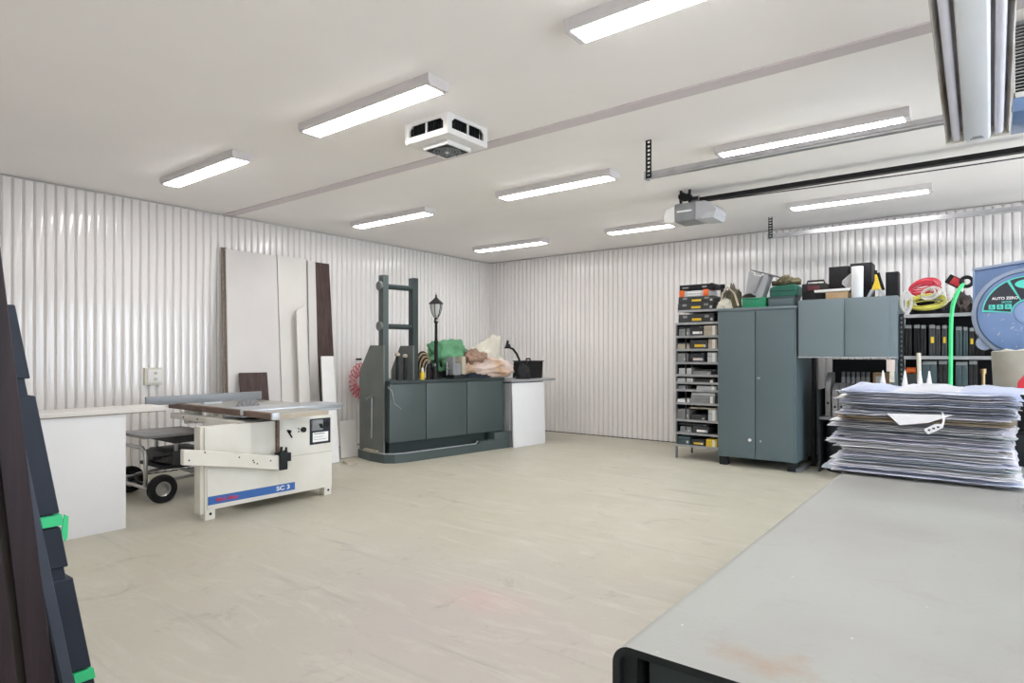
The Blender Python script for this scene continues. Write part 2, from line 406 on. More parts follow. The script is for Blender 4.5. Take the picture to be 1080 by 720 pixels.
# dark gasket lines where the sheets meet the slab and the ceiling
structure('baseboard_left', MB().box(XL - .004, XL + .013, YS, YB, 0, .014), M['cabdark'])
structure('baseboard_back', MB().box(XL, XR, YB - .013, YB + .004, 0, .014), M['cabdark'])
structure('trim_corner', MB().box(XL - .0, XL + .022, YB - .022, YB, .014, H - .03), M['sheet'])
# front wall of the bay where the boards stand, its return, and the wall behind the bench
structure('wall_front', MB().box(XL - .14, XS, YS - .1, YS, 0, H), M['wall'])
structure('wall_return', MB().box(XS - .1, XS, YF, YS - .1, 0, H), M['wall'])
structure('wall_rear', MB().box(XS, XR, YF - .1, YF, 0, H), M['wall'])
DY0, DY1, DZ = 4.95, 8.55, 2.75      # the roll-up door opening (door raised)
SY0, SY1, SZ = .1, 2.9, 2.35            # an added, unseen opening beside the bench, made to let in daylight
mb = MB().box(XR, XR + .1, YF, SY0, 0, H).box(XR, XR + .1, SY1, DY0, 0, H).box(XR, XR + .1, SY0, SY1, SZ, H).box(XR, XR + .1, DY1, YB + .03, 0, H).box(XR, XR + .1, DY0, DY1, DZ, H)
structure('wall_right', mb, M['wall'])
structure('trim_ceiling', MB().box(XL, 3.2, 4.09, 4.22, H - .012, H), M['strip'])

# ------------------------------------------------------------------ ceiling lights (one model, copied)
def make_light():
    t = thing('ceiling_light', '', 'ceiling light', (0, 0, H), group='long ceiling lights')
    mx = Matrix.Translation((0, 0, H))
    mb = MB().prism([(-.098, 0), (.098, 0), (.098, -.045), (.08, -.066), (-.08, -.066), (-.098, -.045)], 'x', -.69, .69, mx=mx)
    part('lamp_housing', mb, M['lampbody'], t)
    poly = [(-.076, -.0655), (.076, -.0655), (.072, -.073), (-.072, -.073)]
    part('diffuser', MB().prism(poly, 'x', -.685, .685, mx=mx), M['glow'], t)
    for s in (-1, 1):
        e = MB().prism([(-.10, 0), (.10, 0), (.10, -.047), (.082, -.07), (-.082, -.07), (-.10, -.047)], 'x', s * .708 - .018, s * .708 + .018, mx=mx)
        part('end_cap', e, M['lampbody'], t)
    return t
LBL = {(0, 0): 'white ceiling light closest to the long corrugated wall and the leaning sheets', (1, 0): 'white ceiling light beside the boxy ceiling heater',
       (2, 0): 'white ceiling light cut off by the upper picture edge beyond the heater', (0, 1): 'white ceiling light between the ceiling heater and the room corner, just past the trim',
       (1, 1): 'white ceiling light between the trim strip and the garage door opener', (2, 1): 'white ceiling light just above the galvanised door track with the long hanger',
       (0, 2): 'white ceiling light in the far corner, where the corrugated walls meet', (1, 2): 'white ceiling light directly behind the garage door opener',
       (2, 2): 'white ceiling light between the black opener rail and the far door track'}
LX = {(0, 0): -6.07, (1, 0): -3.61, (2, 0): -1.12, (0, 1): -6.25, (1, 1): -3.68, (2, 1): -1.20, (0, 2): -6.25, (1, 2): -3.71, (2, 2): -1.22}
light0 = make_light()
for k, ((i, j), lb) in enumerate(LBL.items()):
    o = light0 if k == 0 else copy_tree(light0)
    o.location = (LX[(i, j)], (2.95, 5.50, 8.04)[j], H); o['label'] = lb
for x in (-1.0, 1.35):                                  # lamps added out of view to light the bench and the boards
    o = copy_tree(light0); o.location = (x, .55, H); o['label'] = 'added white ceiling light, out of view, above the steel bench'
for y in (2.95, 8.04):  # two more lamps added out of view for extra light
    o = copy_tree(light0); o.location = (1.45, y, H); o['label'] = 'added white ceiling light, out of view beyond the hanging tube fixture'

# ------------------------------------------------------------------ ceiling heater cassette
t = thing('ceiling_heater', 'white square ceiling heater with dark grilles on its sides', 'heater', (-3.465, 3.63, H))
x0, x1, y0, y1, zb = -3.70, -3.23, 3.40, 3.86, H - .147
def frame_side(mb, mx):
    """a side plate (local: x along, z up, y = outward) with two openings"""
    w = .235; T = .012
    for a, b_, c, d in ((-w, w, -.147, -.112), (-w, w, -.026, 0), (-w, -.185, -.112, -.026), (-.007, .007, -.112, -.026), (.185, w, -.112, -.026)):
        mb.box(a, b_, -T, 0, c, d, mx=mx)
    for s in (-1, 1):
        mb.prism([(s * .185, -.026), (s * .15, -.026), (s * .185, -.058)], 'y', -T, 0, mx=mx)
mb = MB(); gr = MB()
for k in range(4):
    mx = Matrix.Translation((-3.465, 3.63, H)) @ Matrix.Rotation(k * PI / 2, 4, 'Z') @ Matrix.Translation((0, -.232, 0)) @ Matrix.Rotation(PI, 4, 'Z')
    frame_side(mb, mx)
    for i in range(14):
        xx = -.18 + i * .0277
        gr.box(xx, xx + .006, -.03, -.018, -.115, -.024, mx=mx)
mb.box(x0, x1, y0, y1, zb - .012, zb, .004); 
part('casing', mb, M['white'], t)
part('side_grille', gr, M['cabdark'], t)
part('inner_box', MB().box(x0 + .05, x1 - .05, y0 + .05, y1 - .05, zb + .002, H - .002), M['black'], t)
fz = zb - .012
fan = MB().box(-3.60, -3.33, 3.50, 3.77, fz - .035, fz - .0, .004)
part('fan_guard', fan, M['white'], t)
fg = MB()
for r in (.03, .055, .08, .105):
    fg.tube([(-3.465 + r * math.cos(a), 3.635 + r * math.sin(a), fz - .04) for a in [2 * PI * k / 32 for k in range(32)]], .004, 6, True)
for k in range(4):
    a = k * PI / 4; fg.tube([(-3.465 + .12 * math.cos(a), 3.635 + .12 * math.sin(a), fz - .042), (-3.465 - .12 * math.cos(a), 3.635 - .12 * math.sin(a), fz - .042)], .0035, 6)
part('fan_opening', MB().box(-3.585, -3.345, 3.515, 3.755, fz - .038, fz - .034), M['cabdark'], t)
part('wire_grille', fg, M['tray'], t)
part('hub_cap', MB().cyl((-3.465, 3.635, fz - .036), (-3.465, 3.635, fz - .05), .014), M['white'], t)

# ------------------------------------------------------------------ garage door tracks, opener
def track(y, xe, z, lab, zc=H):
    t = thing('door_track', lab, 'door track', (xe, y, z))
    # C-section rail
    c = [(-.024, -.028), (.024, -.028), (.024, -.02), (-.016, -.02), (-.016, .018), (.024, .018), (.024, .026), (-.024, .026), (-.024, -.008), (-.019, -.010), (-.019, -.014), (-.024, -.016)]
    part('rail', MB().prism([(y + p, z + q) for p, q in c], 'x', xe, 3.0), M['galv'], t)
    h = MB(); hx = xe + .03
    # perforated angle hanger: a strip with holes, built as two uprights and rungs
    def strap(hx):
        h.box(hx - .026, hx - .014, y - .034, y - .029, z - .03, zc); h.box(hx + .014, hx + .026, y - .034, y - .029, z - .03, zc)
        n = int((zc - z + .03) / .035)
        for i in range(n + 1):
            zz = z - .03 + i * .035; h.box(hx - .015, hx + .015, y - .034, y - .029, zz, min(zz + .016, zc))
        h.box(hx - .026, hx - .021, y - .03, y - .003, z - .03, zc)
    strap(hx)
    part('hanger', h, M['cabdark'], t, 'dark perforated angle')
    part('end_bracket', MB().box(xe - .012, xe + .012, y - .033, y + .04, z - .035, z + .032), M['galv'], t)
    return t
track(4.93, -2.34, 2.955, 'galvanised door track hung from the ceiling just below the single ceiling light')
track(8.66, -2.35, 3.0, 'galvanised door track along the far corrugated wall above the cabinets')

OZ = 3.12
t = thing('garage_door_opener', 'grey garage door opener unit with black bracket hanging from the ceiling', 'garage door opener', (-2.68, 6.75, 2.9))
part('motor_box', MB().box(-2.80, -2.56, 6.60, 6.90, 2.90, 3.10, .012), M['tray'], t)
capm = MB().prism([(-2.80, 3.085), (-2.90, 3.05), (-2.93, 2.97), (-2.915, 2.905), (-2.80, 2.90)], 'y', 6.595, 6.905, .006)
part('end_cover', capm, M['white'], t)
capm = MB().prism([(-2.56, 3.095), (-2.56, 2.90), (-2.36, 2.90), (-2.33, 2.94), (-2.33, 3.0), (-2.38, 3.06), (-2.46, 3.095)], 'y', 6.595, 6.905, .006)
part('lamp_cover', capm, M['greybin'], t)
part('lens', MB().prism([(-2.50, 2.895), (-2.36, 2.895), (-2.335, 2.93), (-2.34, 2.96), (-2.44, 2.955)], 'y', 6.585, 6.915), M['clear'], t)
part('front_strip', MB().box(-2.77, -2.60, 6.594, 6.599, 3.0, 3.018), M['whitetext'], t, 'pale printed strip')
h = MB()
for dx in (-2.74, -2.64):
    h.box(dx - .012, dx + .012, 6.63, 6.65, 3.08, H)
h.box(-2.76, -2.55, 6.64, 6.66, 3.13, 3.16); h.cyl((-2.72, 6.62, 3.18), (-2.72, 6.68, 3.18), .045); h.cyl((-2.655, 6.62, 3.17), (-2.655, 6.68, 3.17), .035)
part('hanging_bracket', h, M['black'], t)
part('capacitor', MB().cyl((-2.70, 6.80, 3.18), (-2.59, 6.80, 3.18), .03), M['galv'], t)
r = thing('opener_rail', 'long black opener rail with a thin chain beneath it', 'opener rail', (-2.5, 6.75, OZ))
part('rail_bar', MB().box(-2.56, 3.0, 6.715, 6.785, OZ, OZ + .045), M['black'], r)
ch = [(-2.32 + 5.32 * i / 30, 6.70, OZ - .02 - .035 * math.sin(PI * i / 30)) for i in range(31)]
part('chain', MB().tube(ch, .0055, 6), M['cabdark'], r)

# ------------------------------------------------------------------ hanging tube fixture and louvred heater near the bench
ang = -math.atan(.176)
fm = Matrix.Translation((-.062, 4.5, 2.675)) @ Matrix.Rotation(ang, 4, 'X')
t = thing('hanging_tube_fixture', 'grimy hanging two-tube shop light above the bench, unlit', 'light fixture', mx=fm)
def loc(mb): mb.bm.transform(fm); return mb
L_ = 2.35
pan = loc(MB().prism([(-.148, .004), (-.142, .0), (-.118, .058), (.118, .058), (.142, .0), (.148, .004), (.122, .066), (-.122, .066)], 'y', -L_, 0))
part('reflector', pan, M['reflector'], t)
part('end_plate', loc(MB().prism([(-.15, -.004), (.15, -.004), (.15, .03), (.122, .07), (-.122, .07), (-.15, .03)], 'y', -.0, .012)), M['whitedirty'], t)
sp = loc(MB().prism([(-.05, -.032), (.05, -.032), (.062, -.012), (.062, .06), (-.062, .06), (-.062, -.012)], 'y', -L_, -.03, .004))
spo = part('ballast_cover', sp, M['spine'], t)
lb = MB()
for i in range(2):
    for k in range(7 - 2 * i):
        lb.box(-.03 + k * .009 + i * .01, -.0235 + k * .009 + i * .01, -.075 - i * .018, -.066 - i * .018, -.0335, -.0325)
part('maker_print', loc(lb), M['darktext'], spo)
for s in (-1, 1):
    part('fluorescent_tube', loc(MB().cyl((s * .098, -L_, .008), (s * .098, -.045, .008), .021, seg=20)), M['tubeglass'], t)
    so = MB()
    for yy in (-.03, -.75, -1.5):
        so.box(s * .098 - .014, s * .098 + .014, yy - .012, yy + .012, -.004 if yy > -.1 else .03, .056)
    part('tube_holder', loc(so), M['whitedirty'], t)
cw = MB()
for yy in (-.35, -2.0):
    p = fm @ Vector((0, yy, .066)); 
    for s in (-1, 1): cw.tube([fm @ Vector((s * .06, yy, .064)), (p.x, p.y, H)], .003, 6)
part('hanging_wire', cw, M['cabdark'], t)

t = thing('unit_heater', 'white louvred heater hanging from the ceiling behind the hanging tube fixture', 'heater', (.45, 4.6, 2.87))
hb = MB().box(.10, .106, 4.36, 4.8, 2.82, H).box(.82, .85, 4.36, 4.8, 2.82, H).box(.10, .85, 4.78, 4.8, 2.82, H).box(.10, .85, 4.36, 4.8, 2.82, 2.85)
part('casing', hb, M['heatwhite'], t)
part('dark_core', MB().box(.108, .82, 4.42, 4.77, 2.86, H - .005), M['black'], t)
part('bottom_trim', MB().box(.095, .855, 4.355, 4.80, 2.745, 2.82, .004), M['machineblue'], t, 'blue bottom trim')
lv = MB()
for i in range(20):
    z = 2.866 + i * .0187
    lv.prism([(4.365, z), (4.405, z + .007), (4.405, z + .0095), (4.365, z + .0025)], 'x', .106, .82)
part('louvre', lv, M['heatwhite'], t)

# ------------------------------------------------------------------ dark boards leaning in the foreground bay
def beam(x0, x1, ya, yb_, z1, mb=None, top=None):
    """a plank: x0..x1 thick; in the yz plane ya = (y at z0, y at z1) of its near edge, yb_ of its far edge"""
    mb = mb or MB()
    mb.prism([(ya[0], 0), (yb_[0], 0), (yb_[1], z1), (ya[1], z1 + .02)], 'x', x0, x1, .003); return mb
t = solo('wooden_board', beam(-2.30, -2.15, (.592, .430), (.662, .490), 1.72), M['brownbeam'],
     'dark brown stained board with pale nicks, leaning between the blue bundle and another brown board', 'board', 'dark brown boards', loc=(-2.2, .6, 0))
solo('wooden_board', beam(-2.27, -2.12, (.505, .372), (.568, .418), 1.66), M['brownbeam'],
     'dark brown stained board deepest in the leaning pile, against the end wall', 'board', 'dark brown boards', loc=(-2.2, .5, 0))
# slate strip behind the brown board
def yl(z, y0, s): return y0 - s * z
solo('wooden_strip', MB().prism([(.755, 0), (.787, 0), (yl(1.18, .787, .166), 1.18), (yl(1.18, .755, .166), 1.18)], 'x', -2.392, -2.36, .002), M['navylight'],
     'thin slate blue strip standing between the brown board and the taped navy bundle', 'strip', loc=(-2.38, .79, 0))
t = thing('board_bundle', 'navy blue stepped boards leaning in a bundle tied with green tape', 'board bundle', (-2.42, .8, 0))
e0, es = .852, .168           # far edge of the stack at the floor, lean
def seg(z0, z1, d0, d1, x0=-2.50, x1=-2.40, bev=.003):
    return MB().prism([(yl(z0, e0 - d0, es), z0), (yl(z0, e0 - d1, es), z0), (yl(z1, e0 - d1, es), z1), (yl(z1, e0 - d0, es), z1)], 'x', x0, x1, bev)
for z0, z1, d1 in ((.0, .335, .0), (.37, .685, .0), (.905, 1.29, .0), (1.345, 1.575, .004)):
    part('outer_board', seg(z0, z1, .10, d1), M['navy'], t)
part('outer_board', seg(.725, .86, .10, .006), M['navy'], t)
part('inner_board', seg(.0, 1.575, .115, .016, -2.51, -2.41), M['navy'], t)
part('backing_board', seg(.0, 1.60, .115, .05, -2.545, -2.512), M['navy'], t)
part('board_end', seg(1.577, 1.62, .09, .03, -2.51, -2.42), M['black'], t)
for z in (.33, .865):
    tp = part('tape_band', seg(z, z + .035, .055, -.004, -2.505, -2.394, .001), M['green_tape'], t, 'green tape')
fl = MB(); y = yl(.865, e0, es)
fl.prism([(y + .004, .90), (y + .016, .89), (y + .013, .82), (y + .004, .81), (y - .004, .845)], 'x', -2.398, -2.393)
part('tape_tail', fl, M['green_tape'], t, 'loose green tape end')

# ------------------------------------------------------------------ outfeed table beside the saw
t = thing('outfeed_table', 'white board table on a white end panel beside the saw', 'table', (-5.9, 1.9, 0))
part('tabletop', MB().box(-5.93, -5.585, 1.42, 2.40, .945, .982, .003), M['sheet2'], t)
part('shadow_line', MB().box(-5.925, -5.588, 1.425, 2.395, .9375, .9455), M['edgewood_shadow'], t, 'brown strip drawn as the shadow line under the top')  # brown strip stands in for the shadow line below the tabletop
part('end_panel', MB().box(-5.638, -5.605, 1.46, 2.09, 0, .937, .002), M['panelwhite'], t)
part('rear_panel', MB().box(-5.91, -5.88, 1.46, 2.0, 0, .937, .002), M['panelwhite'], t)

# ------------------------------------------------------------------ table saw
t = thing('table_saw', 'cream sliding table saw with a blue side stripe reading SC 3', 'table saw', (-5.7, 3.2, 0))
XF = -5.317
body = MB().box(-5.42, XF - .012, 2.60, 3.29, .085, .80, .004)
body.box(-6.12, XF, 3.285, 3.885, .085, .815, .004)
body.box(-6.12, -5.42, 2.99, 3.29, .085, .80, .004)
body.box(-5.42, XF, 2.615, 3.286, .085, .445, .004)
bo = part('body', body, M['whitedirty'], t)
for yy, xx in ((2.60, XF - .09), (3.80, XF - .09), (3.80, -6.11), (3.0, -6.11)):
    if 1:
        f = part('foot', MB().box(xx, xx + .085, yy, yy + .085, 0, .10, .003), M['whitedirty'], t)
        part('foot_slot', MB().cyl((xx + .084, yy + .045, .05), (xx + .0865, yy + .045, .05), .012), M['black'], f)
part('end_post', MB().box(-5.46, -5.35, 2.57, 2.602, .05, .80, .004), M['whitedirty'], t)
part('seam', MB().box(XF - .01, XF + .0015, 3.29, 3.885, .443, .447), M['beige'], t)
part('stripe', MB().prism([(2.62, .127), (3.46, .121), (3.46, .194), (2.62, .200)], 'x', XF - .005, XF + .0015), M['blue'], t)
RX = Matrix.Rotation(PI / 2, 4, 'Z') @ Matrix.Rotation(PI / 2, 4, 'X')    # text facing +x, reading along +y
text_part('SC 3', .055, Matrix.Translation((XF + .002, 3.335, .158)) @ RX, M['whitetext'], t, bold=.001, sx=1.35)
text_part('Mini Max', .05, Matrix.Translation((XF + .002, 2.79, .160)) @ RX, M['redtext'], t, bold=.0012, sx=1.1)
# round controls on the upper corner face
kn = MB().cyl((XF, 3.40, .685), (XF + .012, 3.40, .685), .016); kn.prism([(3.37, .70), (3.385, .705), (3.43, .628), (3.42, .622)], 'x', XF + .004, XF + .012)
part('crank_handle', kn, M['black'], t)
part('knob', MB().cyl((XF, 3.55, .69), (XF + .02, 3.55, .69), .026, seg=24), M['black'], t)
part('knob', MB().cyl((XF, 3.35, .49), (XF + .02, 3.35, .49), .024, seg=24), M['black'], t)
for z in (.705, .675): part('pilot_lamp', MB().cyl((XF, 3.50, z), (XF + .005, 3.50, z), .007), M['cabdark'], t)
pl = part('switch_plate', MB().box(XF - .002, XF + .006, 3.625, 3.865, .53, .785, .004), M['navy'], t)
part('switch_box', MB().box(XF + .004, XF + .02, 3.64, 3.765, .668, .772, .002), M['tray'], pl)
part('rotary_switch', MB().prism([(3.715, .735), (3.745, .735), (3.76, .69), (3.735, .69)], 'x', XF + .015, XF + .035), M['black'], pl)
part('dial', MB().cyl((XF + .004, 3.815, .72), (XF + .011, 3.815, .72), .034), M['black'], pl)
pp = part('data_plate', MB().box(XF + .004, XF + .008, 3.655, 3.835, .553, .648), M['whitetext'], pl)
dp = MB()
for i, (w, z) in enumerate(((.13, .63), (.10, .60), (.15, .575))):
    for k in range(int(w / .02)):
        dp.box(XF + .0075, XF + .009, 3.672 + k * .021, 3.686 + k * .021, z, z + (.008 if i == 0 else .004))
part('small_print', dp, M['darktext'], pp)
# iron top, sliding carriage, cross-cut table and fences
part('iron_table', MB().box(-7.02, -5.93, 3.10, 4.02, .845, .885, .004), M['iron'], t)
part('extension_wing', MB().box(-7.32, -7.03, 2.95, 3.9, .85, .88, .003), M['whitedirty'], t)
sl = MB().box(-5.92, -5.46, 3.04, 4.15, .875, .905, .003).box(-5.86, -5.52, 3.04, 4.13, .835, .875).box(-5.90, -5.48, 3.04, 4.14, .853, .862)
part('sliding_carriage', sl, M['alu'], t)
cc = MB().box(-5.455, -5.02, 3.08, 3.62, .855, .893, .003)
part('crosscut_table', cc, M['iron'], t)
part('table_edge_strip', MB().box(-5.02, -5.005, 3.07, 3.62, .850, .890), M['beige'], t, 'tan wooden edge')
bar = part('crosscut_fence', MB().box(-6.98, -4.99, 3.015, 3.075, .85, .905, .003), M['rustwood'], t)
part('end_cap', MB().box(-4.99, -4.965, 3.01, 3.08, .846, .909, .003), M['alu'], bar)
part('stop_block', MB().box(-5.50, -5.46, 3.008, 3.08, .862, .909, .002), M['clear'], bar)
ft = part('rip_fence', MB().box(-6.83, -6.79, 2.72, 3.98, .90, .99, .003), M['fence'], t)
part('fence_foot', MB().box(-6.86, -6.78, 3.3, 3.5, .885, .9), M['alu'], ft)
bl = MB().cyl((-6.098, 3.42, .83), (-6.094, 3.42, .83), .145, seg=64)
bd = part('saw_blade', bl, M['greyfile'], t)
sl = MB()
for k in range(7):
    a = PI * (k + .5) / 7
    p = Vector((-6.0925, 3.42 + .07 * math.cos(a), .83 + .07 * math.sin(a))); q = Vector((-6.0925, 3.42 + .125 * math.cos(a), .83 + .125 * math.sin(a)))
    sl.tube([p, q], .003, 6)
part('blade_slot', sl, M['greybin'], bd)
rl = MB().box(-6.9, -5.5, 3.0, 3.055, .745, .805, .003).box(-6.7, -6.62, 3.05, 3.2, .70, .84).box(-5.98, -5.9, 3.05, 3.2, .79, .84)
part('guide_rail', rl, M['whitedirty'], t)
bolts = MB()
for x in (-6.6, -6.3, -6.0, -5.7): bolts.cyl((x, 2.996, .775), (x, 3.001, .775), .009, seg=10)
part('rail_bolt', bolts, M['cabdark'], t)
part('support_column', MB().box(-5.85, -5.6, 3.2, 3.75, .795, .85), M['cabdark'], t)
# swing arm that carries the cross-cut table
arm = MB().prism([(2.375, .515), (2.375, .645), (3.22, .490), (3.25, .480), (3.25, .345), (2.9, .42)], 'x', -5.285, -5.225, .006)
am = part('swing_arm', arm, M['whitedirty'], t)
dots = MB()
for yy, z in ((2.42, .55), (2.55, .60), (2.98, .475), (2.99, .455), (3.02, .44), (3.15, .45), (2.85, .52)):
    dots.cyl((-5.2255, yy, z), (-5.2235, yy, z), .007, seg=10)
part('bolt_hole', dots, M['black'], am)
br = MB().box(-5.30, -5.20, 3.235, 3.31, .35, .51, .004).box(-5.29, -5.22, 3.31, 3.36, .42, .50, .004)
part('arm_bracket', br, M['cabdark'], t)
part('bracket_pin', MB().cyl((-5.25, 3.275, .50), (-5.25, 3.275, .56), .012).cyl((-5.25, 3.325, .49), (-5.25, 3.325, .55), .01), M['cabdark'], t)
part('corner_strip', MB().box(XF - .03, XF + .012, 3.262, 3.292, .50, .80, .003), M['rustwood'], t, 'rusty corner strip')

# ------------------------------------------------------------------ planer on a wheeled cart behind the saw
t = thing('wheeled_cart', 'steel tube cart on black tyres tucked behind the saw', 'cart', (-6.6, 2.75, 0))
cf = MB().tube([(-6.98, 2.54, .14), (-6.98, 2.54, .42), (-6.95, 2.54, .50), (-6.90, 2.54, .53), (-6.43, 2.54, .53), (-6.38, 2.54, .50), (-6.36, 2.54, .45), (-6.36, 2.54, .16)], .018, 10)
cf.tube([(-6.36, 2.54, .17), (-6.36, 3.02, .22), (-6.36, 3.3, .27)], .018, 10).tube([(-6.98, 2.54, .17), (-6.98, 3.02, .22), (-6.98, 3.3, .27)], .018, 10)
cf.tube([(-7.02, 2.54, .15), (-6.3, 2.54, .15)], .016, 10).tube([(-6.99, 3.02, .23), (-6.34, 3.02, .23)], .018, 10).tube([(-6.99, 3.3, .28), (-6.34, 3.3, .28)], .016)
part('tube_frame', cf, M['chrome'], t)
part('axle', MB().cyl((-7.02, 2.66, .135), (-6.30, 2.66, .135), .012).box(-7.0, -6.97, 2.63, 2.69, .12, .22).box(-6.37, -6.34, 2.63, 2.69, .12, .22), M['cabdark'], t)
for x in (-6.29, -7.03):
    R90 = Matrix.Rotation(PI / 2, 4, 'Y')
    w = part('wheel', MB().lathe([(.07, -.03), (.115, -.036), (.132, -.022), (.137, 0), (.132, .022), (.115, .036), (.07, .03), (.07, -.03)], (x, 2.66, .137), 36, R90), M['rubber'], t)
    part('wheel_rim', MB().lathe([(0, .038), (.018, .038), (.022, .024), (.055, .018), (.068, .03), (.073, .03), (.073, -.03), (.02, -.03), (0, -.035)], (x, 2.66, .137), 28, R90), M['chrome'], w)
t = thing('thickness_planer', 'small grey thickness planer standing on the wheeled cart', 'planer', (-6.65, 2.95, .30))
part('base', MB().box(-6.95, -6.38, 2.72, 3.24, .298, .33, .004), M['cabdark'], t)
part('cutter_head', MB().box(-6.93, -6.40, 2.80, 3.18, .33, .46, .01), M['traydk'], t)
part('motor_cover', MB().box(-6.90, -6.42, 2.76, 2.82, .345, .45, .01), M['traydk'], t)
ps = MB()
for x in (-6.9, -6.45):
    for y in (2.86, 3.1): ps.cyl((x, y, .455), (x, y, .64), .018)
part('column', ps, M['chrome'], t)
part('top_housing', MB().box(-6.95, -6.40, 2.82, 3.18, .54, .62, .008), M['traydk'], t)
part('feed_table', MB().box(-6.95, -6.34, 2.52, 3.14, .62, .648, .004), M['greyfile'], t)
part('handle', MB().tube([(-6.40, 2.65, .42), (-6.40, 2.80, .43)], .01).cyl((-6.40, 2.62, .42), (-6.40, 2.70, .42), .016), M['black'], t)

# ------------------------------------------------------------------ sheets leaning on the left wall
def lean_sheet(name, y0b, y1b, y0t, y1t, ht, foot, top, th, m, label, cat='sheet', group=None, z0=0., slant=0.):
    """a panel leaning on the wall: foot = x of its face at the floor, top = x at its top"""
    b = bmesh.new()
    fr = [(foot, y0b, z0), (foot, y1b, z0), (top, y1t, ht + slant), (top, y0t, ht)]
    nrm = Vector((ht - z0, 0, foot - top)).normalized() * th
    A = [b.verts.new(p) for p in fr]; B = [b.verts.new(Vector(p) - nrm + Vector((0, 0, 0))) for p in fr]
    b.faces.new(A); b.faces.new(B[::-1])
    for i in range(4): b.faces.new((A[i], B[i], B[(i + 1) % 4], A[(i + 1) % 4]))
    bmesh.ops.recalc_face_normals(b, faces=b.faces)
    lo = min(v.co.z for v in b.verts)
    for v in b.verts: v.co.z -= lo if v.co.z < .1 and z0 == 0 else 0
    return solo(name, b, m, label, cat, group, loc=(foot, (y0b + y1b) / 2, 0))
# px targets: big pair, narrow ones, brown, short white ones
lean_sheet('brown_board', 3.93, 4.0, 4.05, 4.12, 2.81, -7.545, -7.865, .02, M['edgewood_shadow'], 'thin brown board edge showing at the side of the big leaning white sheet', 'board')
lean_sheet('white_sheet', 3.97, 4.70, 4.085, 4.80, 2.79, -7.50, -7.82, .022, M['sheet'], 'widest pale sheet leaning on the corrugated wall behind the saw', group='pale sheets on the wall')
lean_sheet('white_sheet', 4.715, 5.11, 4.815, 5.27, 2.80, -7.50, -7.82, .022, M['sheet2'], 'tall pale sheet standing right beside the widest one, a narrow slanted piece in front', group='pale sheets on the wall')
lean_sheet('white_sheet', 5.125, 5.27, 5.285, 5.41, 2.78, -7.48, -7.80, .022, M['sheet'], 'tall narrow pale strip leaning beside the dark brown board', group='pale sheets on the wall')
lean_sheet('brown_board', 5.36, 5.61, 5.415, 5.685, 2.78, -7.52, -7.85, .02, M['brown'], 'tall dark brown board leaning among the pale sheets', 'board')
lean_sheet('white_sheet', 4.92, 5.105, 4.98, 5.125, 2.03, -7.40, -7.62, .018, M['sheet2'], 'narrow pale strip with a slanted top leaning in front of a taller sheet', group='pale sheets on the wall', slant=.09)
lean_sheet('white_sheet', 4.88, 5.09, 5.245, 5.45, 1.40, -6.80, -7.42, .02, M['white'], 'short white panel covering the foot of the dark brown board', group='pale sheets on the wall')
lean_sheet('white_sheet', 5.29, 5.57, 5.44, 5.715, .485, -7.03, -7.27, .016, M['sheet2'], 'lowest pale panel on the floor between the saw and the green counter', group='pale sheets on the wall')
lean_sheet('brown_board', 4.09, 4.47, 4.12, 4.50, 1.19, -7.33, -7.55, .02, M['brown'], 'short dark brown board leaning on the widest pale sheet just behind the rip fence', 'board')
solo('wood_offcut', MB().prism([(-6.74, 5.10), (-6.55, 5.03), (-6.52, 5.17), (-6.70, 5.25)], 'z', 0, .03, .003), M['beige'], 'flat wooden offcut lying on the floor at the foot of the short white panel', 'offcut', loc=(-6.63, 5.1, 0))

# outlet on the wall
t = thing('wall_outlet', 'cream double outlet box on the corrugated wall above the saw', 'outlet', (XL + .012, 3.235, 1.06))
part('back_box', MB().box(XL + .008, XL + .05, 3.14, 3.335, 1.06, 1.265, .006), M['clothcream'], t)
part('cover_plate', MB().box(XL + .048, XL + .062, 3.17, 3.325, 1.085, 1.245, .005), M['white'], t)
so = MB()
for z in (1.13, 1.20): so.cyl((XL + .061, 3.255, z), (XL + .0645, 3.255, z), .022)
part('socket', so, M['clothcream'], t)
pn = MB()
for z in (1.13, 1.20):
    for y in (3.247, 3.263): pn.box(XL + .064, XL + .0655, y - .002, y + .002, z - .008, z + .008)
part('socket_slot', pn, M['black'], t)

# coiled red air hose on the wall
t = thing('coiled_air_hose', 'coiled red air hose hanging on the corrugated wall', 'air hose', (XL + .03, 6.28, 1.02))
pts = []
for i in range(900):
    a = 2 * PI * i / 900; k = 2 * PI * i * 21 / 900
    R = .165 + .075 * math.cos(k)
    pts.append((XL + .075 + .04 * math.sin(k), 6.28 + R * math.sin(a) * .92, .985 + R * math.cos(a) * (1.28 if math.cos(a) > 0 else 1.05)))
part('hose_coil', MB().tube(pts, .0062, 6, True), M['redcord'], t)
part('hook', MB().cyl((XL, 6.24, 1.35), (XL + .10, 6.24, 1.35), .012).box(XL + .09, XL + .1, 6.2, 6.28, 1.335, 1.365), M['cabdark'], t)
part('blow_gun', MB().cyl((XL + .07, 6.27, 1.02), (XL + .10, 6.58, .99), .016).box(XL + .06, XL + .11, 6.27, 6.31, .96, 1.04, .004), M['cabdark'], t)

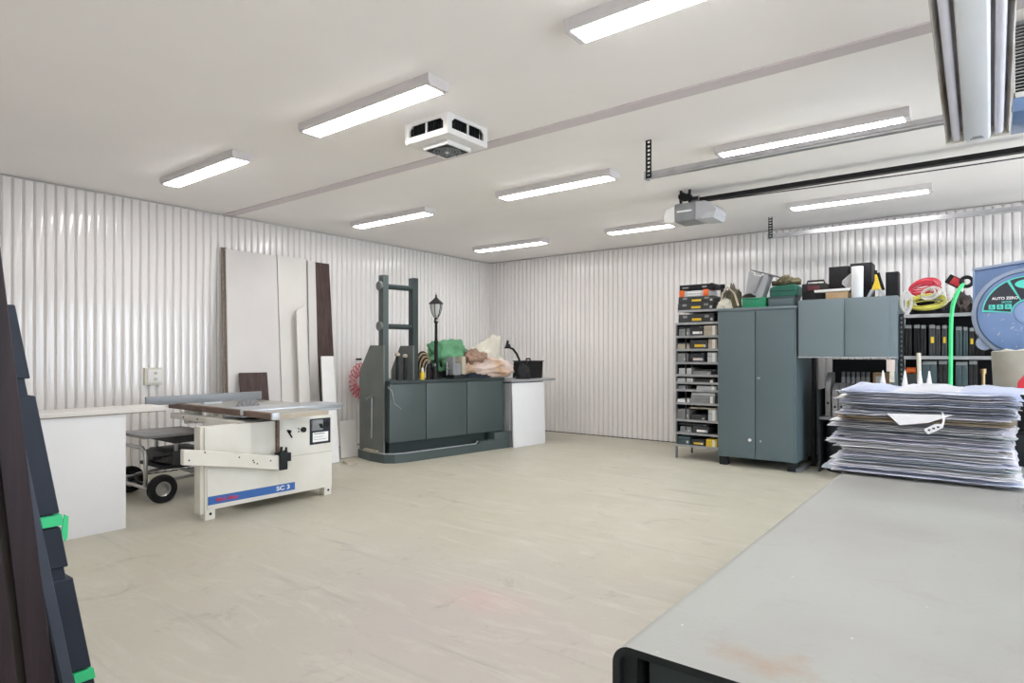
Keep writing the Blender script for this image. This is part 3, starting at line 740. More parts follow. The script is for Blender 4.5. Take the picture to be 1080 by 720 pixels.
# ------------------------------------------------------------------ green counter with posts (local frame: +y along its front, +x into the room)
ca = math.radians(-8)
CM = Matrix.Translation((-6.09, 5.69, 0)) @ Matrix.Rotation(ca, 4, 'Z')
def cl(mb): mb.bm.transform(CM); return mb
t = thing('storage_counter', 'dark green metal counter with three doors, end plates and a tall roller mast', 'counter', mx=CM)
outer = [(-.82, -.30), (-.45, -.35), (-.14, -.32), (-.04, -.22), (.0, -.05), (.0, 1.83), (-.82, 1.83)]
inner = [(-.78, -.262), (-.45, -.295), (-.20, -.275), (-.12, -.19), (-.09, -.05), (-.09, 1.79), (-.78, 1.79)]
def ring(mb, o, i, z0, z1):
    n = len(o)
    for k in range(n):
        a, b_, c, d = o[k], o[(k + 1) % n], i[(k + 1) % n], i[k]
        mb.prism([a, b_, c, d], 'z', z0, z1)
    return mb
part('base_skirt', cl(ring(MB(), outer, inner, 0, .115)), M['counter'], t)
part('base_floor', cl(MB().prism(inner, 'z', .03, .05)), M['counterdk'], t)
# pale worn line along the skirt's inner edge
ln = [(-.70, -.30, .118), (-.45, -.32, .118), (-.17, -.295, .118), (-.08, -.20, .118), (-.045, -.05, .118), (-.045, 1.18, .118), (-.045, 1.22, .152)]
part('worn_edge', cl(MB().tube(ln, .008, 6)), M['greybin'], t, 'pale worn edge line')
part('corner_block', cl(MB().box(-.30, -.004, 1.52, 1.835, .11, .25, .004).prism([(1.20, .112), (1.56, .112), (1.56, .15), (1.24, .15)], 'x', -.085, -.005)), M['counter'], t)
part('toe_kick', cl(MB().box(-.80, -.20, -.20, 1.78, .05, .27)), M['counterdk'], t)
part('cabinet_body', cl(MB().box(-.82, -.13, -.262, 1.79, .265, 1.035, .003)), M['counterdk'], t)
for k, (u0, u1) in enumerate(((-.258, .322), (.334, 1.055), (1.067, 1.785))):
    dr = part('door', cl(MB().box(-.132, -.10, u0, u1, .262, 1.03, .004)), M['counter'], t)
part('countertop', cl(MB().box(-.85, -.085, -.262, 1.80, 1.036, 1.075, .004)), M['counterdk'], t)
pl = [(-.80, .115), (-.80, 1.20), (-.53, 1.545), (-.20, 1.545), (-.20, .115)]
part('end_plate', cl(MB().prism(pl, 'y', -.290, -.266, .002)), M['plate'], t)
pl2 = [(-.76, 1.075), (-.76, 1.20), (-.53, 1.545), (-.22, 1.545), (-.22, 1.075)]
part('end_plate', cl(MB().prism(pl2, 'y', .195, .217, .002)), M['plate'], t)
for u0 in (-.265, .217):
    p = MB().box(-.36, -.245, u0 + .002, u0 + .085, 1.06, 2.48, .003)
    part('mast_post', cl(p), M['counter'] if u0 < 0 else M['counterdk'], t)
for z in (2.335, 1.80):
    rr = part('roller', cl(MB().cyl((-.30, -.19, z), (-.30, .225, z), .036)), M['counterdk'], t)
    part('roller_cap', cl(MB().cyl((-.30, -.305, z), (-.30, -.264, z), .062, seg=28, bev=.004)), M['plate'], rr)
hk = MB().tube([(-.45, -.29, .86), (-.45, -.34, .85), (-.44, -.40, .83)], .012).tube([(-.45, -.31, .85), (-.45, -.315, .30)], .009)
part('lever', cl(hk), M['chrome'], t)
part('latch', cl(MB().tube([(-.10, -.29, 1.0), (-.08, -.24, .95), (-.085, -.20, .78), (-.08, -.09, .70)], .006)), M['chrome'], t)
part('tray', cl(MB().box(-.62, -.30, -.335, -.292, .116, .15, .004)), M['beige'], t)

# pale end unit and white panel
t = thing('end_unit', 'grey topped end cupboard beside the green counter, behind a white panel', 'cupboard', mx=CM)
part('carcass', cl(MB().box(-.82, -.02, 1.845, 2.60, 0, .985, .003)), M['greytop'], t)
part('side_panel', cl(MB().box(-.03, .0, 1.845, 1.90, .26, .985)), M['greybin'], t)
part('worktop', cl(MB().prism([(-.86, 1.815), (.06, 1.815), (.06, 2.66), (-.02, 2.90), (-.86, 2.90)], 'z', 1.0, 1.035, .003)), M['greytop'], t)
part('top_rail', cl(MB().box(-.82, -.02, 1.85, 2.60, .985, 1.0)), M['cabdark'], t)
fmx = CM @ Matrix.Translation((.075, 0, 0)) @ Matrix.Rotation(math.radians(-2.0), 4, 'Y')
b = MB().box(-.02, .0, 1.845, 2.56, 0, .985, .002, mx=fmx); 
solo('melamine_sheet', b, M['panelwhite'], 'white panel leaning on the end cupboard of the green counter', 'panel', loc=tuple(CM @ Vector((.06, 2.2, 0))))

# things standing on the counter
def cp(v, u, z): return tuple(CM @ Vector((v, u, z)))
CT = 1.0755
t = thing('garden_lantern', 'black post lantern with glass shade standing on the green counter', 'lantern', cp(-.42, .745, CT))
c = cp(-.42, .745, CT); X0, Y0 = c[0], c[1]
part('base', MB().lathe([(0, 0), (.10, 0), (.10, .015), (.05, .05), (.035, .09), (.03, .10), (0, .10)], c, 24), M['black'], t)
part('post', MB().lathe([(.028, .08), (.024, .50), (.03, .52), (.03, .54), (.022, .56), (.02, .80), (.034, .82), (.024, .85), (.03, .88), (0, .89)], c, 20), M['black'], t)
part('glass_shade', MB().lathe([(.03, .90), (.06, .95), (.078, 1.03), (.078, 1.08)], c, 24), M['glass'], t)
cg = MB()
for k in range(6):
    a = k * PI / 3
    cg.tube([(X0 + r * math.cos(a), Y0 + r * math.sin(a), CT + z) for r, z in ((.03, .89), (.064, .95), (.084, 1.03), (.086, 1.09))], .006, 6)
cg.tube([(X0 + .086 * math.cos(a), Y0 + .086 * math.sin(a), CT + 1.085) for a in [2 * PI * k / 28 for k in range(28)]], .007, 6, True)
part('cage', cg, M['black'], t)
part('roof', MB().lathe([(0, 1.095), (.108, 1.085), (.10, 1.10), (.05, 1.145), (.025, 1.17), (.012, 1.19), (.016, 1.205), (.006, 1.22), (0, 1.26)], c, 24), M['blackmat'], t)
part('finial_ring', MB().cyl((X0 - .03, Y0, CT + .845), (X0 + .03, Y0, CT + .845), .02), M['chrome'], t)

def ctube(name, v, u, h, r, lab, m, capm):
    c = cp(v, u, CT); t = thing(name, lab, 'clamp', c, group='dark clamps on the counter')
    part('bar', MB().cyl(c, (c[0], c[1], c[2] + h - .03), r), m, t)
    part('knob', MB().lathe([(0, h - .04), (.032, h - .03), (.036, h - .01), (.026, h + .012), (0, h + .016)], c, 16), capm, t)
ctube('bar_clamp', -.28, -.02, .36, .020, 'dark bar clamp with a tan knob beside the mast post with roller caps', M['cabdark'], M['beige'])
ctube('bar_clamp', -.30, .12, .34, .024, 'dark bar clamp with a tan knob, standing against the second mast post', M['cabdark'], M['beige'])
t = thing('glue_bottle', 'small yellow and white bottle on the green counter', 'bottle', cp(-.20, .34, CT))
c = cp(-.20, .34, CT)
part('body', MB().lathe([(0, 0), (.03, 0), (.03, .09), (.018, .11), (0, .11)], c, 16), M['yellow'], t)
part('cap', MB().lathe([(.018, .11), (.016, .15), (.006, .17), (0, .17)], c, 12), M['white'], t)
t = thing('cable_coil', 'upright arch of black and brass cable coils on the green counter', 'cable coil', cp(-.32, .48, CT))
cc = [MB(), MB()]
for k in range(7):
    w = .135 - k * .010; hh = .37 - k * .022
    pts = [CM @ Vector((-.38 + k * .022, .475 + w * math.cos(PI * i / 24), CT + .014 + hh * math.sin(PI * i / 24) ** .7)) for i in range(25)]
    cc[k % 2].tube(pts, .013, 8)
part('black_cable', cc[0], M['black'], t); part('brass_cable', cc[1], M['brass'], t)
for u, h, lab in ((.42, .26, 'black bottle standing inside the cable arch, closer to the mast'), (.53, .22, 'black bottle standing inside the cable arch, closer to the lantern')):
    c = cp(-.17, u, CT); t = thing('spray_bottle', lab, 'bottle', c, group='bottles in the cable arch')
    part('body', MB().lathe([(0, 0), (.035, 0), (.037, h * .6), (.016, h * .85), (0, h * .85)], c, 16), M['black'], t)
    part('cap', MB().lathe([(.016, h * .84), (.018, h), (0, h)], c, 12), M['tray'], t)
t = thing('bench_vise', 'grey metal vise with jaws between the lantern and the cloths', 'vise', cp(-.25, .98, CT))
part('base', cl(MB().box(-.36, -.15, .86, 1.10, CT, CT + .05, .006)), M['cabdark'], t)
part('body', cl(MB().box(-.32, -.18, .90, 1.02, CT + .05, CT + .22, .01)), M['tray'], t)
part('jaw', cl(MB().box(-.33, -.17, 1.03, 1.10, CT + .06, CT + .32, .006)), M['beige'], t)
part('jaw', cl(MB().box(-.33, -.17, .86, .905, CT + .06, CT + .31, .006)), M['tray'], t)
part('screw', cl(MB().cyl((-.25, .80, CT + .14), (-.25, .90, CT + .14), .018).tube([(-.25, .81, CT + .05), (-.25, .81, CT + .24)], .007)), M['chrome'], t)
solo('storage_box', cl(MB().box(-.80, -.46, .88, 1.30, CT + .0005, CT + .27, .02)), M['blackmat'], 'dark box under the green tarp on the counter', 'box', loc=cp(-.63, 1.09, CT))
heaps = []
def carve(bm_, others, gap=.007):
    """lay this heap against what lies there already: cut away what would sit inside (or within a few mm of) another thing"""
    def ob(b, name):
        me = bpy.data.meshes.new(name); b.to_mesh(me); o = bpy.data.objects.new(name, me); C.objects.link(o); return o
    a = ob(bm_, 'cut_a'); tmp = [a]
    for k, src in enumerate(others):
        c = src.copy(); gap_ = gap if len(c.verts) > 8 else 0.
        ctr = sum((v.co for v in c.verts), Vector()) / len(c.verts); mv = [(v, (v.co - ctr).normalized()) for v in c.verts]
        for v, n_ in mv: v.co += n_ * gap_
        o = ob(c, 'cut_b'); c.free(); tmp.append(o)
        md = a.modifiers.new('cut', 'BOOLEAN'); md.operation = 'DIFFERENCE'; md.solver = 'EXACT'; md.use_self = True; md.use_hole_tolerant = True; md.object = o
    bpy.context.view_layer.update()
    me = bpy.data.meshes.new_from_object(a.evaluated_get(bpy.context.evaluated_depsgraph_get()))
    bm_.clear(); bm_.from_mesh(me)
    # keep only the largest remaining piece
    seen = set(); best = []
    for v in bm_.verts:
        if v in seen: continue
        st = [v]; seen.add(v); isl = []
        while st:
            q = st.pop(); isl.append(q)
            for e in q.link_edges:
                w_ = e.other_vert(q)
                if w_ not in seen: seen.add(w_); st.append(w_)
        if len(isl) > len(best): best = isl
    keep = set(best); bmesh.ops.delete(bm_, geom=[v for v in bm_.verts if v not in keep], context='VERTS')
    for o in tmp: bpy.data.objects.remove(o)
def heap(name, v, u, z, size, seed, amp, freq, fold, m, lab, cat='cloth', sub=5, z0=1.0785):
    mb = cl(MB().blob((v, u, z), size, seed, amp, freq, sub, fold, False))
    carve(mb.bm, heaps + [cl(MB().box(-1.1, .3, -.6, 3.2, .9, z0 - .002)).bm]); heaps.append(mb.bm.copy())
    return solo(name, mb, m, lab, cat, loc=cp(v, u, z), ang=180)
for q in ((-.805, -.455, .875, 1.305, CT, CT + .275), (-.36, -.14, .79, 1.125, CT, CT + .335)): heaps.append(cl(MB().box(*q)).bm)
heap('cloth_heap', -.58, 1.08, CT + .28, (.26, .40, .33), 3, .28, 1.5, .45, M['clothgreen'], 'crumpled green tarp draped over a dark box behind the lantern', 'tarp')
heap('cloth_heap', -.54, 1.86, CT + .004, (.22, .44, .66), 11, .22, 1.5, .40, M['clothcream'], 'crumpled cream sheet heaped at the back of the green counter')
heap('cloth_heap', -.28, 1.42, CT + .006, (.15, .28, .12), 41, .2, 1.4, .25, M['clothnavy'], 'navy cloth bundle under the peach striped cloth')
heap('cloth_heap', -.27, 1.66, CT + .11, (.17, .52, .20), 31, .22, 1.4, .30, M['clothpink'], 'peach and brown striped cloth bundle at the front of the counter')
heap('cloth_heap', -.30, 1.38, CT + .27, (.14, .25, .16), 21, .24, 1.7, .40, M['clothbrown'], 'brown folded cloth lying between the green tarp and the peach bundle')
ET = 1.0355
t = thing('desk_lamp', 'black flexible desk lamp bent over behind the cloths', 'lamp', cp(-.36, 2.40, ET))
part('base', cl(MB().cyl((-.36, 2.36, ET + .001), (-.36, 2.36, ET + .03), .05)), M['tray'], t)
part('arm', cl(MB().tube([(-.36, 2.36, ET + .02), (-.36, 2.385, ET + .20), (-.36, 2.40, ET + .30), (-.36, 2.34, ET + .40), (-.36, 2.25, ET + .48), (-.36, 2.17, ET + .50)], .018, 10)), M['black'], t)
part('lamp_head', cl(MB().lathe([(.0, .05), (.03, .045), (.055, -.02), (.05, -.03), (0, -.03)], (-.36, 2.14, ET + .515), 18).cyl((-.36, 2.12, ET + .54), (-.36, 2.14, ET + .61), .02)), M['black'], t)
heap('grey_bag', -.17, 2.30, ET + .003, (.09, .13, .24), 51, .18, 1.6, .15, M['blackmat'], 'dark grey bag slumped beside the black tool crate', 'bag', 5, 1.0385)
t = thing('tool_crate', 'black ribbed plastic tool crate on the grey end worktop', 'tool crate', cp(-.35, 2.52, ET))
part('body', cl(MB().prism([(2.43, ET + .0005), (2.80, ET + .0005), (2.82, ET + .27), (2.45, ET + .27)], 'x', -.55, -.22, .006)), M['black'], t)
part('rib', cl(MB().box(-.222, -.212, 2.46, 2.80, ET + .19, ET + .205).box(-.222, -.212, 2.45, 2.80, ET + .10, ET + .115)), M['blackmat'], t)
part('lid', cl(MB().box(-.56, -.21, 2.44, 2.83, ET + .27, ET + .288, .004)), M['blackmat'], t)
part('handle', cl(MB().tube([(-.38, 2.58, ET + .285), (-.38, 2.59, ET + .32), (-.38, 2.67, ET + .32), (-.38, 2.68, ET + .285)], .012)), M['black'], t)

# ------------------------------------------------------------------ tall cabinet and upper cabinet
YC = 8.0
t = thing('metal_cabinet', 'tall slate green two-door metal cabinet against the far corrugated wall', 'cabinet', (-2.33, 8.5, 0))
x0, x1 = -2.803, -1.855
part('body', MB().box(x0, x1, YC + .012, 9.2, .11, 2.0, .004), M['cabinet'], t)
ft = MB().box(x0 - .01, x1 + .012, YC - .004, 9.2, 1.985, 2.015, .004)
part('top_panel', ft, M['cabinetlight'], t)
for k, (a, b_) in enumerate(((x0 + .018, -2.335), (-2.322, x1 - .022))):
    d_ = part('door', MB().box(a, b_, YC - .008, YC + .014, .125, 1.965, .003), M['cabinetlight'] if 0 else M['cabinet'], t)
    if k:
        part('lock', MB().cyl((-2.285, YC - .008, 1.13), (-2.285, YC - .022, 1.13), .014).cyl((-2.31, YC - .014, 1.13), (-2.265, YC - .014, 1.13), .005), M['chrome'], d_)
        part('lock', MB().cyl((-2.265, YC - .008, .345), (-2.265, YC - .016, .345), .012), M['galv'], d_)
    else:
        part('lock', MB().cyl((-2.395, YC - .008, .35), (-2.395, YC - .02, .35), .02), M['white'], d_)
for xx in (x0 + .01, x1 - .11):
    for yy in (YC + .03, 9.08):
        part('leg', MB().box(xx, xx + .10, yy, yy + .10, 0, .115, .003), M['cabdark'], t)
part('skid', MB().box(x1 - .01, x1 + .035, YC + .02, 9.25, 0, .045, .003), M['shelfmetal'], t)

t = thing('upper_cabinet', 'slate green two-door wall cupboard raised on posts beside the tall cabinet', 'cabinet', (-1.33, 8.4, 0))
x0, x1 = -1.835, -.815
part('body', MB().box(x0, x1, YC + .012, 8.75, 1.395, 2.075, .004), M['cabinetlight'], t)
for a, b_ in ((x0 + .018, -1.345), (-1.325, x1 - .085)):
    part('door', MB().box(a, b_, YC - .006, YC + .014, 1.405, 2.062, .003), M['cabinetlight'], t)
part('bottom_lip', MB().box(x0, x1, YC - .002, YC + .02, 1.385, 1.398), M['greybin'], t)
for yy in (YC + .015, 8.68):
    part('leg', MB().box(x1 - .06, x1, yy, yy + .05, 0, 1.397, .003), M['cabinet'], t)
    part('leg', MB().box(x0 + .02, x0 + .06, yy + .6 if yy < 8.2 else yy, yy + .64 if yy < 8.2 else yy + .04, 0, 1.397, .003), M['cabdark'], t)
t = thing('switch_box', 'pale pink electrical box on the cupboard post above a beige plate', 'electrical box', (-.875, YC, 1.24))
part('housing', MB().box(-.915, -.838, YC - .03, YC + .014, 1.235, 1.366, .004), M['pink'], t)
part('lower_plate', MB().box(-.888, -.843, YC - .012, YC + .014, 1.115, 1.235, .003), M['clothcream'], t)

# open shelving below the upper cabinet
t = thing('under_shelf', 'dark open shelf unit below the raised cupboard holding grey files', 'shelf unit', (-1.3, 8.5, 0))
part('shelf_board', MB().box(-1.64, -.88, 8.20, 9.1, .64, .672, .002), M['shelfmetal'], t)
part('back_panel', MB().box(-1.66, -.88, 9.1, 9.13, 0, 1.36), M['cabdark'], t)
for xx in (-1.66, -.90): part('side_panel', MB().box(xx, xx + .018, 8.25, 9.1, 0, 1.0 if xx < -1 else .66), M['cabdark'], t)
solo('waste_drum', MB().lathe([(0, 0), (.19, 0), (.20, .02), (.20, .25), (.205, .26), (.205, .30), (.20, .31), (.20, .56), (.19, .58), (0, .58)], (-1.41, 8.47, 0), 32), M['cabdark'], 'black drum on the floor under the dark open shelf', 'drum', loc=(-1.41, 8.47, 0))
def filebox(x, y, w, d, h, z, m, lab, grp='grey file boxes'):
    t = thing('file_box', lab, 'file box', (x, y, z), group=grp)
    part('box', MB().prism([(y, z), (y + d, z), (y + d, z + h), (y + .12, z + h), (y, z + h * .8)], 'x', x, x + w, .003), m, t)
    part('finger_hole', MB().cyl((x + w / 2, y - .001, z + h * .3), (x + w / 2, y + .003, z + h * .3), .015), M['black'], t)
for k, (x, h) in enumerate(((-1.60, .53), (-1.515, .40), (-1.445, .41), (-1.375, .40))):
    filebox(x, 8.28 if k else 8.33, .06, .28, h, .6725, M['greyfile'], ('tallest grey file box at the outer end of the dark open shelf', 'grey file box second along the dark open shelf', 'grey file box third along the dark open shelf', 'grey file box half hidden behind the paper stack')[k])
for k in range(6):
    x = -1.48 + k * .055
    t = thing('jar', 'pale jar in a row at the back of the dark open shelf', 'jar', (x, 8.80, .6725), group='jars on the open shelf')
    part('body', MB().lathe([(0, 0), (.024, 0), (.024, .45), (.018, .48), (0, .48)], (x, 8.80, .6725), 12), M['clear'], t)
    part('lid', MB().cyl((x, 8.80, 1.145), (x, 8.80, 1.205), .021, seg=12), M['tray'], t)
t = thing('cardboard_box', 'tan cardboard box at the back of the dark open shelf', 'box', (-1.04, 8.8, .6725))
part('body', MB().box(-1.14, -.97, 8.70, 8.95, .6725, 1.20, .003), M['tanwood'], t)
part('white_label', MB().box(-1.11, -1.03, 8.697, 8.701, 1.08, 1.16), M['whitetext'], t)

# ------------------------------------------------------------------ storage rack of tool organisers
t = thing('organiser_rack', 'narrow steel rack of many shallow shelves beside the tall cabinet', 'rack', (-3.15, 8.5, 0))
zs = [2.025, 1.855, 1.676, 1.497, 1.318, 1.151, 1.049, .947, .768, .537, .358, .192]
for i, z in enumerate(zs):
    xl = -3.41 if i == 0 else -3.445
    sh = part('shelf', MB().box(xl, -2.84, 8.15, 8.75, z - .018, z, .002), M['shelfmetal'], t)
    part('shelf_lip', MB().box(xl, -2.84, 8.143, 8.152, z - .026, z + .004), M['shelflip'], sh)
for xx in (-3.445, -2.86):
    for yy in (8.155, 8.71):
        part('post', MB().box(xx, xx + .02, yy, yy + .035, 0, 1.86 if xx < -3 else 2.02, .002), M['shelfmetal'], t)
part('mid_strap', MB().box(-3.30, -3.285, 8.146, 8.154, .4, 1.87), M['cabdark'], t)
part('back_panel', MB().box(-3.44, -2.84, 8.75, 8.76, .15, 2.02), M['cabdark'], t)
part('side_panel', MB().box(-3.449, -3.445, 8.2, 8.75, .17, 1.86), M['cabdark'], t)  # added dark sheet, keeps the open rack side dark inside

def organiser(x0, x1, z, h, label, body, latch=M['tray'], lab=True, y=8.17, d=.42, labm=None, end=False):
    t = thing('tool_case', label, 'tool case', ((x0 + x1) / 2, y + d / 2, z), group='tool cases in the rack')
    xm = (x0 + x1) / 2
    part('body', MB().box(x0, x1, y, y + d, z, z + h * .62, .006), body, t)
    part('lid', MB().box(x0 + .002, x1 - .002, y + .002, y + d, z + h * .63, z + h, .006), body, t)
    for s in (-.15, .15):
        if x1 - x0 > .4: part('latch', MB().box(xm + s - .03, xm + s + .03, y - .008, y + .003, z + h * .55, z + h * .86, .003), latch, t)
    if lab: part('yellow_label', MB().box(xm - .055, xm + .075, y - .004, y + .002, z + h * .22, z + h * .52), labm or M['yellow'], t)
    if end: part('white_tag', MB().box(x1 - .06, x1 - .025, y - .006, y + .002, z + h * .05, z + h * .95), M['white'], t, 'white paper tag')
    else: part('side_catch', MB().box(x1 - .05, x1 - .02, y - .005, y + .002, z + h * .2, z + h * .5), M['clear'], t)
    return t
organiser(-3.42, -2.92, 2.026, .098, 'black yellow-labelled tool case lowest of the pile on the rack top', M['traydk'])
organiser(-3.41, -2.915, 2.1255, .085, 'black tool case with a yellow label under the clear orange-handled organiser', M['traydk'])
t = thing('parts_organiser', 'clear parts organiser with orange ends on top of the rack', 'parts organiser', (-3.17, 8.35, 2.212))
part('tray', MB().box(-3.33, -2.98, 8.18, 8.5, 2.2115, 2.29, .006), M['clear'], t)
for x in (-3.37, -3.035): part('orange_clip', MB().box(x - .03, x + .045, 8.17, 8.49, 2.2115, 2.30, .008), M['orange'], t)
part('divider', MB().box(-3.28, -3.1, 8.176, 8.182, 2.225, 2.235).box(-3.28, -3.1, 8.176, 8.182, 2.26, 2.268), M['whitetext'], t)
t = thing('level_case', 'flat black case lying topmost on the rack', 'case', (-3.15, 8.3, 2.302))
part('body', MB().box(-3.40, -2.93, 8.19, 8.45, 2.302, 2.375, .006), M['black'], t)
part('knob', MB().cyl((-2.95, 8.17, 2.34), (-2.95, 8.46, 2.34), .04), M['black'], t)
part('pale_tag', MB().box(-3.36, -3.27, 8.187, 8.192, 2.325, 2.345).box(-3.08, -3.02, 8.187, 8.192, 2.325, 2.35), M['tray'], t)
organiser(-3.41, -2.91, 1.856, .115, 'black tool case with a yellow label on the second shelf from the rack top', M['traydk'])
# the mixed trays of the lower shelves
lowers = [  # shelf index, items: (x0, x1, height, body, label?, label colour, words)
    (2, [(-3.40, -3.24, .10, M['tray'], False, None, 'grey'), (-3.23, -3.06, .11, M['traydk'], True, M['whitetext'], 'dark'), (-3.05, -2.87, .135, M['beige'], False, None, 'beige')]),
    (3, [(-3.42, -3.25, .07, M['beige'], False, None, 'beige'), (-3.24, -3.0, .12, M['traydk'], True, M['yellow'], 'yellow labelled'), (-2.99, -2.87, .13, M['beige'], False, None, 'tall beige')]),
    (4, [(-3.42, -3.27, .12, M['tray'], False, None, 'mottled grey'), (-3.24, -3.04, .11, M['traydk'], True, M['pink'], 'tan labelled'), (-3.0, -2.87, .13, M['clear'], False, None, 'pale')]),
    (5, [(-3.40, -3.22, .085, M['clear'], False, None, 'pale plastic'), (-3.2, -2.95, .05, M['tray'], False, None, 'flat grey')]),
    (6, [(-3.42, -3.2, .05, M['clear'], False, None, 'flat pale'), (-3.19, -2.90, .035, M['traydk'], False, None, 'flat dark')]),
    (7, [(-3.41, -3.28, .05, M['tray'], False, None, 'small grey'), (-3.15, -2.88, .05, M['clear'], False, None, 'long pale')]),
    (8, [(-3.42, -3.25, .045, M['whitetext'], False, None, 'white'), (-3.23, -2.9, .10, M['tray'], False, None, 'deep grey')]),
    (9, [(-3.42, -3.25, .14, M['greyfile'], False, None, 'stacked grey'), (-3.22, -3.02, .07, M['traydk'], False, None, 'dark shallow'), (-2.99, -2.87, .15, M['clear'], False, None, 'cloudy')]),
    (10, [(-3.38, -3.22, .08, M['tray'], False, None, 'half empty grey'), (-3.2, -2.98, .10, M['traydk'], True, M['whitetext'], 'white labelled')]),
    (11, [(-3.42, -3.24, .11, M['tealcase'], False, None, 'slate'), (-3.22, -3.04, .085, M['traydk'], True, M['yellow'], 'yellow fronted'), (-3.02, -2.87, .10, M['yellow'], False, None, 'amber')])]
nth = ['', '', 'third', 'fourth', 'fifth', 'sixth', 'seventh', 'eighth', 'ninth', 'tenth', 'eleventh', 'lowest']
for i, items in lowers:
    for x0, x1, h, m, lb, lm, wd in items:
        organiser(x0, x1, zs[i] + .0008, h, f'{wd} tray on the {nth[i]} shelf' + (' of the rack' if i == 11 else ' down the rack'), m, M['clear'], lb, 8.16, .40, lm, x1 > -2.95)
for i, xs, h, m, wd in ((2, (-3.41, -3.06), .1115, 'traydk', 'flat dark'), (8, (-3.22, -2.90), .102, 'clear', 'upper pale'), (10, (-3.40, -3.0), .105, 'traydk', 'upper dark'), (9, (-3.25, -2.88), .152, 'beige', 'upper tan'),
                        (3, (-3.42, -3.25), .0715, 'traydk', 'raised dark'), (5, (-3.19, -2.88), .052, 'traydk', 'raised flat'), (6, (-3.2, -2.9), .037, 'black', 'thin black'), (7, (-3.15, -2.9), .0515, 'black', 'raised black'), (4, (-3.24, -3.03), .1115, 'black', 'raised black')):
    x0, x1 = xs
    organiser(x0, x1, zs[i] + h + .001, .018 if i != 8 else .04, f'{wd} tray lying across others on the {nth[i]} shelf down the rack', M[m], M['clear'], False, 8.17, .38)

# ------------------------------------------------------------------ things on top of the tall cabinet
ZT = 2.0155
t = thing('tool_harness', 'heap of olive and tan tool belts at the edge of the tall cabinet top', 'tool belt', (-2.7, 8.2, ZT))
part('pouch_heap', MB().blob((-2.70, 8.25, ZT), (.125, .16, .30), 61, .3, 1.9, 5, .3), M['camo'], t)
part('olive_pouch', MB().blob((-2.63, 8.17, ZT), (.075, .10, .26), 62, .22, 1.9, 4, .2), M['olive'], t)
part('white_rag', MB().blob((-2.74, 8.09, ZT), (.11, .05, .13), 63, .3, 2.2, 4, .3), M['clothcream'], t)
part('strap', MB().tube([(-2.80, 8.10, ZT + .03), (-2.77, 8.08, ZT + .20), (-2.70, 8.07, ZT + .28), (-2.62, 8.08, ZT + .20), (-2.56, 8.06, ZT + .03)], .013, 8), M['beige'], t)
part('buckle', MB().box(-2.82, -2.76, 8.12, 8.16, ZT + .27, ZT + .33, .01).cyl((-2.80, 8.16, ZT + .06), (-2.80, 8.16, ZT + .29), .02), M['black'], t)
t = thing('green_metal_box', 'bright green lidded box on the tall cabinet beneath the tilted grey bin', 'box', (-2.38, 8.2, ZT))
part('body', MB().box(-2.524, -2.235, 8.10, 8.40, ZT, ZT + .105, .004), M['greenbox'], t)
part('lid', MB().box(-2.527, -2.232, 8.097, 8.403, ZT + .105, ZT + .128, .004), M['greenbox'], t)
bmx = Matrix.Translation((-2.395, 8.24, ZT + .155)) @ Matrix.Rotation(math.radians(13), 4, 'Y')
t = thing('grey_bin', 'light grey plastic bin tilted on the bright green box', 'bin', mx=bmx)
def tp(mb): mb.bm.transform(bmx); return mb
fr = MB()
def frustum(mb, w0, d0, w1, d1, z0, z1, th, mx):
    b = bmesh.new()
    def rg(w, d, z): return [b.verts.new((sx * w / 2, sy * d / 2, z)) for sx, sy in ((-1, -1), (1, -1), (1, 1), (-1, 1))]
    A = rg(w0, d0, z0); B = rg(w1, d1, z1); Ci = rg(w1 - 2 * th, d1 - 2 * th, z1); D = rg(w0 - 2 * th, d0 - 2 * th, z0 + th)
    for P, Q in ((A, B), (B, Ci), (Ci, D)):
        for i in range(4): b.faces.new((P[i], P[(i + 1) % 4], Q[(i + 1) % 4], Q[i]))
    b.faces.new(A[::-1]); b.faces.new(D)
    bmesh.ops.recalc_face_normals(b, faces=b.faces)
    mb._add(b, mx)
frustum(fr, .21, .18, .25, .22, 0, .29, .008, bmx)
part('tub', fr, M['greybin'], t)
part('crease', tp(MB().prism([(.0, .03), (.02, .03), (.07, .26), (.05, .28)], 'y', -.118, -.100)), M['greyfile'], t)
part('flap', tp(MB().box(-.125, .19, -.11, .12, .300, .313, .003, mx=Matrix.Rotation(math.radians(5), 4, 'Y'))), M['greyfile'], t)
part('handle', tp(MB().tube([(-.05, -.112, .29), (-.04, -.14, .26), (.05, -.14, .26), (.06, -.112, .29)], .008)), M['white'], t)
t = thing('power_tool', 'flat dark tool lying on the bright green box at the foot of the grey bin', 'tool', (-2.44, 8.07, ZT + .129))
part('body', MB().blob((-2.44, 8.085, ZT + .13), (.09, .022, .045), 71, .2, 2, 4), M['black'], t)
t = thing('slate_case', 'slate green metal case under the dark green toolbox', 'case', (-2.06, 8.25, ZT))
part('body', MB().box(-2.205, -1.90, 8.10, 8.42, ZT, ZT + .12, .005), M['tealcase'], t)
part('rim', MB().box(-2.208, -1.897, 8.096, 8.424, ZT + .105, ZT + .125, .003), M['tealcase'], t)
part('front_panel', MB().box(-2.19, -1.915, 8.096, 8.102, ZT + .015, ZT + .095, .002), M['cabinet'], t)
t = thing('green_toolbox', 'dark green moulded toolbox on the slate case', 'toolbox', (-2.04, 8.25, ZT + .126))
part('body', MB().prism([(-2.19, ZT + .126), (-1.885, ZT + .126), (-1.87, ZT + .25), (-1.91, ZT + .275), (-2.16, ZT + .255), (-2.195, ZT + .225)], 'y', 8.12, 8.42, .008), M['greencase'], t)
part('seam', MB().box(-2.185, -1.88, 8.115, 8.122, ZT + .19, ZT + .197), M['black'], t)
